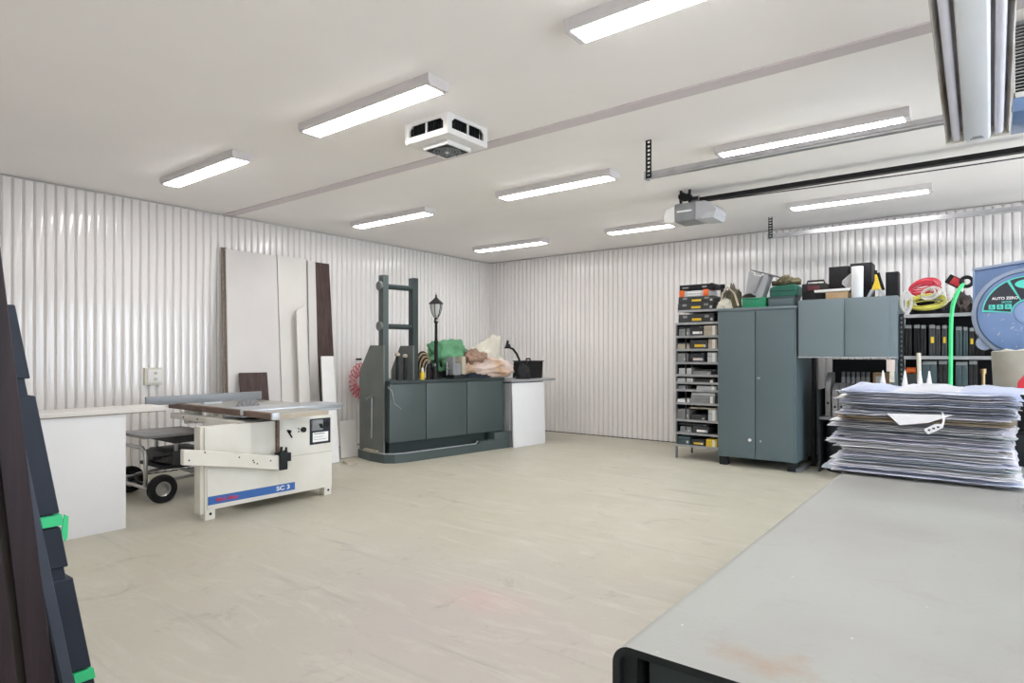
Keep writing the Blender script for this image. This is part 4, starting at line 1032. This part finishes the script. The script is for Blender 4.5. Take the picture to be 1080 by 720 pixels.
solo('canvas_bag', MB().blob((-2.02, 8.27, ZT + .279), (.17, .13, .11), 81, .3, 2, 5, .3), M['olive'], 'olive canvas bag crumpled over the dark green toolbox', 'bag', loc=(-2.02, 8.27, ZT + .279), ang=180)

# ------------------------------------------------------------------ things on top of the upper cabinet
ZU = 2.0755
t = thing('portable_radio', 'black portable radio with a dark red display and carrying handle', 'radio', (-1.69, 8.25, ZU))
part('body', MB().box(-1.825, -1.555, 8.15, 8.36, ZU, ZU + .205, .012), M['blackmat'], t)
part('display', MB().box(-1.76, -1.63, 8.144, 8.152, ZU + .125, ZU + .18), mat('dark_red_display', (.12, .02, .03), .3), t)
part('handle', MB().tube([(-1.79, 8.25, ZU + .20), (-1.78, 8.25, ZU + .245), (-1.60, 8.25, ZU + .245), (-1.59, 8.25, ZU + .20)], .011), M['black'], t)
for x in (-1.755, -1.635): part('speaker_cone', MB().cyl((x, 8.15, ZU + .065), (x, 8.142, ZU + .065), .043), M['black'], t)
t = solo('wood_block', MB().box(-1.545, -1.315, 8.07, 8.28, ZU, ZU + .082, .003), M['tanwood'], 'tan wood block under the white board on the raised cupboard', 'wood block', loc=(-1.43, 8.17, ZU))
bx = Matrix.Translation((-1.47, 8.16, ZU + .0835)) @ Matrix.Rotation(math.radians(-0.5), 4, 'Y')
solo('white_board', MB().box(-.19, .175, -.13, -.055, 0, .03, .002, mx=bx), M['white'], 'short white board lying across the tan wood block', 'board', loc=(-1.47, 8.16, ZU + .0835))
def speaker(x0, x1, y, d, h, z, lab):
    t = thing('loudspeaker', lab, 'loudspeaker', ((x0 + x1) / 2, y + d / 2, z), group='black loudspeakers')
    part('cabinet', MB().box(x0, x1, y, y + d, z, z + h, .004), M['speaker'], t)
    part('grille', MB().box(x0 + .012, x1 - .012, y - .012, y + .001, z + .014, z + h - .014, .005), M['speakercloth'], t)
speaker(-1.556, -1.335, 8.30, .26, .405, ZU, 'large black loudspeaker behind the white board and tan block')
speaker(-1.325, -1.10, 8.29, .28, .425, ZU, 'large black loudspeaker directly behind the white paper roll')
speaker(-.95, -.825, 8.20, .19, .285, ZU, 'small black loudspeaker at the outer end of the raised cupboard')
t = thing('paper_roll', 'white paper towel roll standing on the raised cupboard', 'paper roll', (-1.225, 8.14, ZU))
part('roll', MB().lathe([(.018, .002), (.06, 0), (.062, .005), (.062, .36), (.06, .366), (.018, .364), (.018, .002)], (-1.225, 8.14, ZU), 32), M['paperroll'], t)
b = bmesh.new()
for i in range(5):
    for j in range(6): b.verts.new((-1.285 - .115 * i / 4 * (1 - abs(j - 2.4) / 3.2), 8.15 - .02 * math.sin(i * 1.3 + j), ZU + .10 + .19 * j / 5))
b.verts.ensure_lookup_table()
for i in range(4):
    for j in range(5): b.faces.new([b.verts[k] for k in (i * 6 + j, i * 6 + j + 1, i * 6 + j + 7, i * 6 + j + 6)])
bmesh.ops.solidify(b, geom=list(b.faces), thickness=.003)
part('torn_sheet', b, M['paperroll'], t)
t = thing('yellow_stapler', 'yellow and black tool standing on splayed grey legs', 'tool', (-1.03, 8.15, ZU))
part('yellow_body', MB().prism([(-1.085, ZU + .085), (-.985, ZU + .085), (-1.015, ZU + .20), (-1.03, ZU + .26), (-1.05, ZU + .26), (-1.05, ZU + .19)], 'y', 8.14, 8.19, .005), M['yellow'], t)
part('black_grip', MB().tube([(-1.04, 8.165, ZU + .24), (-1.045, 8.165, ZU + .31)], .018).tube([(-1.02, 8.165, ZU + .28), (-1.0, 8.165, ZU + .20), (-.965, 8.165, ZU + .08)], .016).tube([(-1.09, 8.165, ZU + .17), (-1.03, 8.165, ZU + .16)], .014), M['black'], t)
for s in (-1, 1): part('leg', MB().prism([(-1.035 + s * .02, ZU + .09), (-1.035 + s * .055, ZU + .09), (-1.035 + s * .095, ZU), (-1.035 + s * .065, ZU)], 'y', 8.12, 8.21, .003), M['greybin'], t)

# ------------------------------------------------------------------ black steel shelving with tool cases
t = thing('steel_shelving', 'black steel shelving with worn bright shelf edges beside the raised cupboard', 'shelving', (0, 8.5, 0))
for z in (1.862, 1.405, .96, .45):
    sh = part('shelf', MB().box(-.795, 1.2, 8.10, 8.75, z - .02, z, .002), M['cabdark'], t)
    part('shelf_lip', MB().box(-.765, 1.2, 8.092, 8.101, z - .035, z + .002), M['shelflip'], sh)
for xx in (-.808, 1.2):
    for yy in (8.09, 8.72):
        po = part('post', MB().box(xx, xx + .045, yy, yy + .04, 0, 1.875, .002), M['cabdark'], t)
    hl = MB()
    for i in range(34): hl.box(xx + .015, xx + .03, 8.088, 8.0905, .10 + i * .052, .125 + i * .052)
    part('post_slot', hl, M['shelfmetal'], t)
part('back_panel', MB().box(-.79, 1.22, 8.76, 8.77, .1, 1.86), M['black'], t)
def case(x0, x1, h, z, m, lab, yel=False, grp='upright tool cases', d=.34):
    t = thing('upright_case', lab, 'tool case', ((x0 + x1) / 2, 8.3, z), group=grp)
    xm = (x0 + x1) / 2; w = x1 - x0
    part('body', MB().box(x0, xm - .001, 8.16, 8.16 + d, z, z + h - .03, min(.006, w * .1)).box(xm + .001, x1, 8.16, 8.16 + d, z, z + h - .03, min(.006, w * .1)), m, t)
    part('top_edge', MB().box(x0 + .003, x1 - .003, 8.15, 8.15 + d, z + h - .038, z + h, .006), M['tray'], t)
    part('handle', MB().tube([(xm, 8.19, z + h - .01), (xm, 8.20, z + h + .008), (xm, 8.30, z + h + .008), (xm, 8.31, z + h - .01)], .007), M['black'], t)
    if yel: part('yellow_label', MB().box(xm - w * .22, xm + w * .28, 8.155, 8.161, z + h * .42, z + h * .62), M['yellow'], t)
z1 = 1.4055
cs = [(-.766, -.694, .345, 'blackmat', 0, 'black upright case against the shelving post'), (-.677, -.616, .345, 'black', 0, 'black upright case, second from the shelving post'),
      (-.610, -.562, .34, 'blackmat', 0, 'thin black upright case, third from the shelving post'), (-.536, -.477, .34, 'traydk', 1, 'dark upright case with a square yellow label, closest to the shelving post'),
      (-.472, -.433, .33, 'traydk', 0, 'thin dark upright case between the two yellow labelled ones'), (-.420, -.374, .335, 'traydk', 1, 'narrow dark upright case with a yellow label beside the green hose'),
      (-.299, -.241, .315, 'tealcase', 0, 'slate upright case just past the green hose'), (-.233, -.192, .31, 'tealcase', 0, 'thin slate upright case before the last yellow labelled one'),
      (-.182, -.137, .30, 'blackmat', 1, 'dark upright case with a yellow label closest to the blue machine'), (-.131, -.103, .27, 'black', 0, 'thin black upright case beside the blue machine'), (-.097, -.055, .27, 'black', 0, 'black upright case half hidden by the blue machine')]
for x0, x1, h, m, yl_, lab in cs: case(x0, x1, h, z1, M[m], lab, yl_)
z2 = .9605
for x0, x1, h, m, lab in ((-.600, -.462, .39, 'tealcase', 'wide slate green case on the lower shelf behind the paper stack'), (-.452, -.368, .395, 'blackmat', 'black case on the lower shelf beside the green hose'),
                          (-.300, -.192, .385, 'tealcase', 'slate case with rounded top on the lower shelf past the green hose'), (-.184, -.112, .395, 'blackmat', 'black case on the lower shelf next to the brass reel')):
    case(x0, x1, h, z2, M[m], lab, False, 'cases on the lower shelf')
t = thing('brass_reel', 'small brass coloured wire reel on the lower shelf', 'reel', (-.065, 8.25, z2))
part('flange', MB().cyl((-.065, 8.25, z2), (-.065, 8.25, z2 + .05), .03).cyl((-.065, 8.25, z2 + .26), (-.065, 8.25, z2 + .31), .03), M['brass'], t)
part('core', MB().cyl((-.065, 8.25, z2 + .04), (-.065, 8.25, z2 + .27), .02), M['brass'], t)
t = thing('orange_grinder', 'orange and dark hand grinder lying on the lower shelf', 'grinder', (-.70, 8.25, z2))
part('body', MB().box(-.755, -.63, 8.17, 8.28, z2, z2 + .25, .02), M['traydk'], t)
part('orange_head', MB().cyl((-.75, 8.22, z2 + .285), (-.66, 8.22, z2 + .285), .035), M['orange'], t)
part('neck', MB().cyl((-.70, 8.22, z2 + .24), (-.70, 8.22, z2 + .27), .02), M['black'], t)
t = solo('wooden_stake', MB().tube([(-.608, 8.03, .70), (-.615, 8.045, 1.10), (-.622, 8.062, 1.44)], .021, 12), M['clothcream'], 'pale wooden tool handle leaning upright against the black shelving', 'tool handle', loc=(-.61, 8.03, .7))

# cables and things on the shelving top
ZS = 1.8625
def coil(name, c, rx, ry, n, wire, m, lab, tilt=(0, 0), jitter=.02, seed=1, cat='cable'):
    rnd = random.Random(seed); pts = []
    mx = Matrix.Translation(c) @ Matrix.Rotation(tilt[0], 4, 'X') @ Matrix.Rotation(tilt[1], 4, 'Y')
    K = 40
    ph = [rnd.uniform(-1, 1) for _ in range(n + 1)]; pz = [rnd.uniform(-1, 1) for _ in range(n + 1)]
    for i in range(n * K):
        a = 2 * PI * i / K; k = i // K; f = (i % K) / K
        j = ph[k] * (1 - f) + ph[k + 1] * f; z = pz[k] * (1 - f) + pz[k + 1] * f
        pts.append(mx @ Vector(((rx + j * jitter) * math.cos(a), (ry + j * jitter) * math.sin(a), z * jitter * .9)))
    return solo(name, MB().tube(pts, wire, 7), m, lab, cat, loc=c)
wheaps = []
def wheap(name, c, size, seed, m, lab, cat):
    mb = MB().blob(c, size, seed, .25, 2, 5, .25, False); carve(mb.bm, wheaps + [MB().box(-1, .5, 7.9, 9, 1.7, 1.8655).bm], .004); wheaps.append(mb.bm.copy())
    return solo(name, mb, m, lab, cat, loc=c, ang=180)
wheap('dark_cloth', (-.52, 8.40, ZS + .002), (.22, .20, .22), 91, M['blackmat'], 'black cloth bundle beneath the coiled cables on the shelving', 'cloth')
coil('cable_coil', (-.742, 8.13, 2.01), .045, .105, 7, .0055, M['whitecord'], 'white cable coil hanging over the corner of the shelving top', (PI / 2, .25), .014, 2)
coil('hose_coil', (-.59, 8.22, 2.165), .13, .062, 12, .0075, M['redcord'], 'red hose coil tilted on top of the cable heap', (PI / 2 - .25, -.42), .05, 3, 'hose')
coil('cable_coil', (-.56, 8.15, 1.995), .155, .052, 10, .0068, M['yellowcord'], 'yellow cable coil below the red hose coil', (PI / 2 - .25, -.20), .04, 5)
coil('cable_coil', (-.53, 8.13, 2.09), .085, .055, 7, .0055, M['whitecord'], 'tangled white cable between the red and yellow coils', (PI / 2 - .3, -.5), .03, 8)
coil('cable_coil', (-.41, 8.11, 2.02), .10, .06, 5, .0045, M['whitecord'], 'loose white cable loop beside the green hose', (PI / 2 - .2, -.9), .05, 9)
t = thing('battery_charger', 'black and red box tilted on the dark clutter beside the green hose', 'charger', (-.31, 8.4, ZS + .25))
cmx = Matrix.Translation((-.315, 8.40, 2.225)) @ Matrix.Rotation(math.radians(33), 4, 'Y')
part('body', MB().box(-.075, .075, -.06, .06, -.05, .05, .006, mx=cmx), M['black'], t)
part('red_face', MB().box(-.03, .065, -.066, -.058, -.04, .04, .003, mx=cmx), M['red'], t)
wheap('rope_bag', (-.26, 8.40, ZS + .002), (.12, .16, .24), 95, mat('dull_brown_bag', (.07, .055, .05), .8, 0, .4, 9, .3), 'dull brown bag on the shelving top under the red box', 'bag')
wheap('grey_clutter_bag', (-.10, 8.38, ZS + .002), (.075, .14, .22), 97, M['tray'], 'light grey bag on the shelving top close to the blue machine', 'bag')
t = thing('green_hose', 'bright green hose hanging from a black wall reel down past the shelving', 'hose', (-.3, 7.97, 1.0))
hp = [(-.235, 8.2, 2.17), (-.245, 8.06, 2.14), (-.27, 7.97, 2.08), (-.30, 7.95, 1.99), (-.322, 7.95, 1.88), (-.33, 7.95, 1.70), (-.332, 7.95, 1.45), (-.334, 7.95, 1.1), (-.34, 7.95, .6), (-.34, 7.95, .015)]
def smooth_path(p, n=8):
    out = []; P = [Vector(q) for q in p]
    for i in range(len(P) - 1):
        a = P[max(i - 1, 0)]; b_ = P[i]; c = P[i + 1]; d = P[min(i + 2, len(P) - 1)]
        for k in range(n):
            s = k / n
            out.append(.5 * ((2 * b_) + (c - a) * s + (2 * a - 5 * b_ + 4 * c - d) * s * s + (3 * b_ - a - 3 * c + d) * s ** 3))
    out.append(P[-1]); return out
part('hose_line', MB().tube(smooth_path(hp), .019, 12), M['greenhose'], t)
rl = MB()
for k in range(5):
    rl.tube([(-.205 + .05 * math.cos(a), 8.22 + (k - 2) * .022, 2.20 + .05 * math.sin(a)) for a in [2 * PI * i / 24 for i in range(24)]], .015, 8, True)
part('reel', rl, M['black'], t)

# ------------------------------------------------------------------ steel workbench
t = thing('steel_workbench', 'large grey-topped steel workbench with a rounded black front edge in the foreground', 'workbench', (.4, 2.6, 0))
bx0, bx1, by0, by1, bz = -.542, 1.25, 1.0, 4.35, .90
R = .035; T = .014
def rounded(off):
    pts = [(bx0 + off, 0)]
    for i in range(9):
        a = PI - (PI / 2) * i / 8; r = R - off
        pts.append((bx0 + R + r * math.cos(a), bz - R + r * math.sin(a)))
    for i in range(9):
        a = PI / 2 - (PI / 2) * i / 8; r = R - off
        pts.append((bx1 - R + r * math.cos(a), bz - R + r * math.sin(a)))
    pts.append((bx1 - off, 0)); return pts
b = bmesh.new(); o_, i_ = rounded(0), rounded(T); n = len(o_); G = []
for y, s in ((by0, 0), (by1, 0)):
    G.append([b.verts.new((x, y - .03 * 0, z)) for x, z in o_]); G.append([b.verts.new((x, y, z)) for x, z in i_])
for k in range(n - 1):
    f = b.faces.new((G[0][k], G[0][k + 1], G[2][k + 1], G[2][k])); f.material_index = 0
    f = b.faces.new((G[1][k], G[3][k], G[3][k + 1], G[1][k + 1])); f.material_index = 1
    f = b.faces.new((G[0][k], G[1][k], G[1][k + 1], G[0][k + 1])); f.material_index = 1
    f = b.faces.new((G[2][k], G[2][k + 1], G[3][k + 1], G[3][k])); f.material_index = 1
bmesh.ops.recalc_face_normals(b, faces=b.faces)
part('folded_top', b, [M['benchtop'], M['benchsteel']], t, 'worn grey top with a rust stain')
part('side_gusset', MB().box(bx0 + T, bx0 + T + .03, by0 + .01, by1 - .02, 0, bz - T - .002), M['benchsteel'], t)
part('inner_cabinet', MB().box(bx0 + .075, bx1 - .08, by0 + .07, by1 - .1, .05, bz - T - .012, .003), M['benchsteel'], t)
for a, b_ in ((-.485, -.285), (-.281, .10), (.105, .5), (.505, .9)):
    part('door', MB().box(a, b_, by0 + .03, by0 + .065, .07, bz - T - .016, .003), M['benchdoor'], t)
part('top_rail', MB().box(bx0 + .05, bx1 - .06, by0 + .075, by0 + .09, bz - T - .03, bz - T - .001), M['benchsteel'], t)

# ------------------------------------------------------------------ paper stack: every sheet a thing
rnd = random.Random(21)
NS = 104; ztop = 1.276
LX0, LX1, LY0, LY1, GX, GY = -.66, .17, 2.97, 3.70, 46, 10
lat = [[bz + .0008] * (GY + 1) for _ in range(GX + 1)]          # height of the pile so far
def pile(x, y):
    a = min(max((x - LX0) / (LX1 - LX0) * GX, 0), GX - 1e-4); c = min(max((y - LY0) / (LY1 - LY0) * GY, 0), GY - 1e-4)
    i, j = int(a), int(c); f, g = a - i, c - j
    return lat[i][j] * (1 - f) * (1 - g) + lat[i + 1][j] * f * (1 - g) + lat[i][j + 1] * (1 - f) * g + lat[i + 1][j + 1] * f * g
nx, ny = 44, 8
SAFE = .0011                                   # sheets never touch: at least this much air between them
mean_gap = (ztop - bz - .012 - SAFE * NS) / NS
gx_ = gy_ = 0.; left_ = 0
for i in range(NS):
    lvl = i / NS
    if left_ == 0: left_ = rnd.randint(3, 8); gx_ = rnd.uniform(-.02, .024); gy_ = rnd.uniform(-.022, .022); gr_ = rnd.uniform(-.02, .02)   # bundles slid against one another
    left_ -= 1
    th = mean_gap * rnd.choice((.25, .35, .45, .6, .75))
    x0 = -.545 + rnd.choice((1, 1, 1.8)) * rnd.uniform(-.022, .03) + .018 * math.sin(lvl * 9) + .012 * lvl + gx_; x1 = .070 + gx_ * .5 + rnd.uniform(-.035, .026) + .018 * math.sin(lvl * 7 + 1)
    y0 = 3.065 + rnd.choice((1, 1, 1, 1.7)) * rnd.uniform(-.03, .03) + gy_; y1 = 3.62 + rnd.uniform(-.03, .03)
    if i < 3: x0 -= .02 * (3 - i); x1 = .08
    rot = gr_ + rnd.uniform(-.03, .03); ph = rnd.uniform(0, 9); torn = rnd.random() < .25
    off = Vector((i * 3.7, i * 1.3, 0))
    b = bmesh.new(); top = []; bot = []
    for jx in range(nx + 1):
        for jy in range(ny + 1):
            sx = jx / nx; sy = jy / ny
            jag = .016 * noise.noise(Vector((sx * 14, i * 5.1, 0))) + .006 * noise.noise(Vector((sx * 40, i * 2.1, 4)))
            X_ = x0 + (x1 - x0) * sx + .012 * noise.noise(Vector((sy * 5, i * 3.3, 7))) * (1 - 4 * sx * (1 - sx)); Y_ = y0 + jag * (1 - sy) + (y1 - y0) * sy
            if torn: Y_ += (.05 * max(0, .18 - sx) / .18) * (1 - sy)
            Xr = X_ + (Y_ - 3.3) * rot; Yr = Y_ - (X_ + .23) * rot
            zz = pile(Xr, Yr)
            top.append(b.verts.new((Xr, Yr, zz + th))); bot.append(b.verts.new((Xr, Yr, zz)))
    W = ny + 1
    for jx in range(nx):
        for jy in range(ny):
            q = (jx * W + jy, (jx + 1) * W + jy, (jx + 1) * W + jy + 1, jx * W + jy + 1)
            b.faces.new([top[k] for k in q]); b.faces.new([bot[k] for k in q[::-1]])
    for jx in range(nx):
        for jy in (0, ny):
            k, k2 = jx * W + jy, (jx + 1) * W + jy
            b.faces.new((bot[k], bot[k2], top[k2], top[k]) if jy == 0 else (bot[k2], bot[k], top[k], top[k2]))
    for jy in range(ny):
        for jx in (0, nx):
            k, k2 = jx * W + jy, jx * W + jy + 1
            b.faces.new((bot[k2], bot[k], top[k], top[k2]) if jx == 0 else (bot[k], bot[k2], top[k2], top[k]))
    m = rnd.choices(PAPERS, (32, 26, 14, 9, 8, 3, 8, 5))[0]
    if 68 <= i <= 72: m = PAPERS[5]
    if i >= NS - 3: m = PAPERS[1]
    solo('paper_sheet', b, m, 'creased paper sheet lying in the tall stack on the steel workbench', 'paper', 'papers in the stack', loc=((x0 + x1) / 2, 3.34, lat[20][5]), ang=60)
    # the next sheet lies on this one, a little proud of it where either is creased
    for a in range(GX + 1):
        for c in range(GY + 1):
            X_ = LX0 + (LX1 - LX0) * a / GX; Y_ = LY0 + (LY1 - LY0) * c / GY
            n1 = .5 + .5 * noise.noise(Vector((X_ * 7, Y_ * 6, 0)) + off); n2 = .5 + .5 * noise.noise(Vector((X_ * 13, Y_ * 7, 2)) + off)
            g = (mean_gap - th) * max(0., (n1 * 1.25 + n2 * .75) * .98 + .02)
            lat[a][c] += th + SAFE + g
zt = lat[20][5]
# loose crumpled drawings on top
def loose(x0, x1, y0, y1, seed, m, lab, h=.045, n=18, lift=.002):
    b = bmesh.new(); off = Vector((seed * 3.3, seed * 1.7, 0)); V_ = []
    for i in range(n + 1):
        for j in range(n + 1):
            x = x0 + (x1 - x0) * i / n; y = y0 + (y1 - y0) * j / n
            e = min(1, 3.5 * min(i / n, 1 - i / n, j / n + .05, 1 - j / n))
            zz = pile(x, y) + lift + h * e * max(0, .55 + .5 * noise.noise(Vector((x * 6, y * 6, 0)) + off) + .3 * noise.noise(Vector((x * 15, y * 15, 3)) + off))
            V_.append(b.verts.new((x + .012 * noise.noise(Vector((y * 9, seed, 0))), y + .015 * noise.noise(Vector((x * 9, seed, 5))), zz)))
    for i in range(n):
        for j in range(n):
            k = i * (n + 1) + j; b.faces.new((V_[k], V_[k + n + 1], V_[k + n + 2], V_[k + 1]))
    bmesh.ops.solidify(b, geom=list(b.faces), thickness=.0015)
    bmesh.ops.recalc_face_normals(b, faces=b.faces)
    return solo('crumpled_drawing', b, m, lab, 'drawing', 'loose drawings', loc=((x0 + x1) / 2, (y0 + y1) / 2, zt), ang=60)
loose(-.53, -.33, 3.06, 3.55, 4, PAPERS[1], 'crumpled pale drawing on the stack end next to the dark shelf', .03)
loose(-.325, -.10, 3.05, 3.55, 9, PAPERS[0], 'crumpled white drawing in the middle of the stack top', .032)
loose(-.095, .14, 3.05, 3.60, 15, PAPERS[1], 'crumpled pale drawing on the stack end beside the grey tub', .026)
b = MB().prism([(-.345, 1.175), (-.12, 1.18), (-.20, 1.145), (-.30, 1.128)], 'y', 3.018, 3.0205)
solo('folded_drawing', b, PAPERS[0], 'white folded drawing corner poking out of the stack front', 'drawing', loc=(-.25, 3.02, 1.15))
b = MB().tube(smooth_path([(-.155, 3.03, 1.19), (-.15, 3.018, 1.17), (-.15, 3.012, 1.15), (-.155, 3.012, 1.135)]), .004, 6)
b.prism([(-.215, 1.118), (-.20, 1.098), (-.15, 1.13), (-.152, 1.145), (-.18, 1.14)], 'y', 3.009, 3.012)
t = thing('paper_tag', 'small white paper tag with dark marks dangling from the stack front', 'tag', (-.17, 3.015, 1.1))
part('strip', b, PAPERS[0], t)
mk = MB()
for x, zz in ((-.197, 1.116), (-.182, 1.124), (-.167, 1.130)): mk.box(x - .004, x + .004, 3.0075, 3.0092, zz - .003, zz + .004)
part('mark', mk, M['darktext'], t)

# low crate behind the stack with tubes, tub and a red tool standing on it
t = thing('storage_crate', 'low dark crate on the bench behind the paper stack', 'crate', (-.17, 3.95, bz))
part('body', MB().box(-.49, .16, 3.73, 4.20, bz + .0005, 1.052, .004), M['cabdark'], t)
part('lid', MB().box(-.50, .17, 3.72, 4.21, 1.052, 1.067, .003), M['black'], t)
zc = 1.0675
for k, x in enumerate((-.452, -.353, -.287, -.248)):
    t = thing('sealant_tube', ('white pointed sealant nozzle set apart in front of the cupboard post', 'white pointed sealant nozzle in front of the orange grinder', 'white pointed sealant nozzle in front of the pale wooden handle', 'white pointed sealant nozzle closest to the green hose')[k], 'sealant tube', (x, 3.8, zc), group='white sealant nozzles')
    part('cartridge', MB().lathe([(0, 0), (.019, 0), (.019, .16), (.012, .168), (0, .168)], (x, 3.8, zc), 18), M['tray'], t)
    part('nozzle', MB().lathe([(.012, .166), (.0165, .17), (.0145, .19), (.003, .27), (0, .27)], (x, 3.8, zc), 18), M['white_cone'], t)
t = thing('felt_tub', 'grey felt tub with a folded rim behind the paper stack', 'tub', (.075, 3.95, zc))
part('tub_wall', MB().lathe([(0, 0), (.068, 0), (.084, .367), (.076, .372), (.062, .02), (0, .02)], (.085, 4.0, zc), 36), M['bucket'], t)
part('flap', MB().tube([(.03, 3.97, zc + .362), (.06, 3.94, zc + .375), (.10, 3.97, zc + .367), (.14, 3.95, zc + .377)], .008), M['clothcream'], t)
t = thing('red_plane', 'bright red hand tool beside the grey felt tub', 'hand tool', (.13, 3.76, zc))
part('body', MB().box(.10, .165, 3.735, 3.80, zc, zc + .19, .01), M['black'], t)
part('red_nose', MB().prism([(.098, zc + .19), (.25, zc + .19), (.25, zc + .285), (.13, zc + .265), (.10, zc + .225)], 'y', 3.725, 3.80, .006), M['red'], t)

# ------------------------------------------------------------------ blue machine with a round control head
hx, hy, hz = .170, 4.60, 1.655
t = thing('blue_machine', 'blue machine with a round scuffed control head reading AUTO ZERO', 'machine', (hx, 4.9, 0))
part('pedestal', MB().box(.14, .62, 4.72, 5.15, .05, 1.62, .02).box(.08, .66, 4.68, 5.2, 0, .06, .01), M['machineblue'], t)
part('tank', MB().prism([(-.088, 1.64), (.62, 1.64), (.62, 2.02), (.30, 1.985), (-.088, 1.935)], 'y', 4.70, 5.20, .012), M['machineblue'], t)
part('tank_edge', MB().prism([(-.09, 1.928), (.30, 1.977), (.62, 2.012), (.62, 2.024), (.30, 1.992), (-.09, 1.942)], 'y', 4.685, 4.705), M['machinerim'], t)
RY = Matrix.Rotation(PI / 2, 4, 'X')
hd = part('control_head', MB().lathe([(0, .062), (.20, .056), (.232, .046), (.240, .03), (.2555, .022), (.2555, -.06), (.235, -.10), (0, -.10)], (hx, hy, hz), 72, RY), [M['machineblue']], t)
part('head_rim', MB().lathe([(.238, .0445), (.258, .030), (.262, .0), (.262, -.05), (.25, -.06), (.25, .02), (.238, .04)], (hx, hy, hz), 72, RY), M['machinerim'], hd)
fy = hy - .0575
def sector(r0, r1, a0, a1, y, yt, m, name, n=24):
    pts = [(hx + r1 * math.cos(math.radians(a0 + (a1 - a0) * i / n)), hz + r1 * math.sin(math.radians(a0 + (a1 - a0) * i / n))) for i in range(n + 1)]
    pts += [(hx + r0 * math.cos(math.radians(a1 + (a0 - a1) * i / n)), hz + r0 * math.sin(math.radians(a1 + (a0 - a1) * i / n))) for i in range(n + 1)]
    b = bmesh.new(); A = [b.verts.new((x, y, z)) for x, z in pts]; B = [b.verts.new((x, yt, z)) for x, z in pts]; k = len(pts)
    h_ = n + 1
    for i in range(n):
        b.faces.new((A[i], A[i + 1], A[k - 2 - i], A[k - 1 - i])); b.faces.new((B[i + 1], B[i], B[k - 1 - i], B[k - 2 - i]))
    for i in range(k): b.faces.new((A[i], B[i], B[(i + 1) % k], A[(i + 1) % k]))
    bmesh.ops.recalc_face_normals(b, faces=b.faces)
    return part(name, b, m, hd)
sector(.075, .212, 12, 176, fy - .006, fy + .004, M['cyan'], 'panel_outline')
sector(.081, .205, 118, 173, fy - .0075, fy + .004, M['paneldark'], 'display_panel')
sector(.081, .205, 62, 114, fy - .0075, fy + .004, M['paneldark'], 'display_panel')
sector(.081, .205, 15, 58, fy - .0075, fy + .004, M['paneldark'], 'display_panel')
part('hub', MB().lathe([(0, .012), (.05, .010), (.064, .004), (.066, 0), (0, 0)], (hx, fy - .002, hz), 40, RY), M['panelblue'], hd)
wt = part('window_oval', MB().lathe([(0, .003), (1, .002), (1, 0), (0, 0)], (hx + .0, fy - .007, hz + .165), 36, RY @ Matrix.Diagonal((.062, .026, 1, 1))), M['cyan'], hd)
text_part('AUTO ZERO', .021, Matrix.Translation((hx - .106, fy - .0085, hz + .088)) @ RY, M['whitetext'], hd, bold=.0004)
text_part('MODE', .016, Matrix.Translation((hx - .098, fy - .0085, hz + .066)) @ RY, M['cyan'], hd, bold=.0004)
for k in range(3):
    cx = hx - .165 + k * .037
    bt = part('button', MB().box(cx - .015, cx + .015, fy - .010, fy - .006, hz + .026, hz + .054, .002), M['cyan'], hd)
    part('symbol', MB().box(cx - .007, cx + .007, fy - .011, fy - .009, hz + .034, hz + .038).box(cx - .005, cx + .002, fy - .011, fy - .009, hz + .042, hz + .048), M['paneldark'], bt)
sc = MB(); r2 = random.Random(5)
for k in range(15):
    a = math.radians(r2.uniform(165, 255)); rr = r2.uniform(.09, .215); x = hx + rr * math.cos(a); zz = hz + rr * math.sin(a); l = r2.uniform(.006, .02); g = r2.uniform(-.6, 1.2)
    w = r2.uniform(.0012, .003); dx, dz = l * math.cos(g), l * math.sin(g)
    sc.prism([(x - w, zz), (x + dx, zz + dz), (x + dx + w, zz + dz - w), (x + w, zz - w * 2)], 'y', fy - .0045, fy + .004)
part('scuff', sc, M['greybin'], hd)
part('lower_tab', MB().lathe([(0, .02), (.04, .018), (.044, 0), (.04, -.03), (0, -.03)], (hx - .198, hy + .01, hz - .165), 28, RY), M['machinerim'], t)
part('red_base', MB().prism([(hx - .10, hz - .262), (hx + .2, hz - .262), (hx + .2, hz - .29), (hx - .05, hz - .275)], 'y', 4.55, 4.7), M['red'], t)

# ------------------------------------------------------------------ world, camera, view
w = bpy.data.worlds.new('World'); bpy.context.scene.world = w; w.use_nodes = True
bg = w.node_tree.nodes['Background']; bg.inputs['Color'].default_value = (.80, .89, 1, 1); bg.inputs['Strength'].default_value = 8
for y0, y1, hz_ in ((DY0, DY1, DZ), (SY0, SY1, SZ)):  # portals for the roll-up door and the added daylight opening
    ld = bpy.data.lights.new('opening_daylight', 'AREA'); ld.shape = 'RECTANGLE'; ld.size = y1 - y0; ld.size_y = hz_
    ld.cycles.is_portal = True
    lo = bpy.data.objects.new('opening_daylight', ld); C.objects.link(lo)
    lo.location = (XR + .12, (y0 + y1) / 2, hz_ / 2); lo.rotation_euler = (PI / 2, 0, PI / 2)

cam = bpy.data.cameras.new('Camera'); co = bpy.data.objects.new('Camera', cam); C.objects.link(co)
cam.sensor_fit = 'HORIZONTAL'; cam.sensor_width = 36; cam.lens = 654.4 / 1080 * 36
cam.shift_y = 14 / 1080; cam.clip_start = .05
co.location = (0, 0, 1.42); co.rotation_euler = (PI / 2, 0, math.radians(37.657))
S = bpy.context.scene; S.camera = co
S.view_settings.view_transform = 'Standard'; S.view_settings.look = 'None'
S.view_settings.gamma = 1; S.view_settings.use_curve_mapping = False
S.view_settings.exposure = .14
S.cycles.max_bounces = 10; S.cycles.diffuse_bounces = 6; S.cycles.use_denoising = True
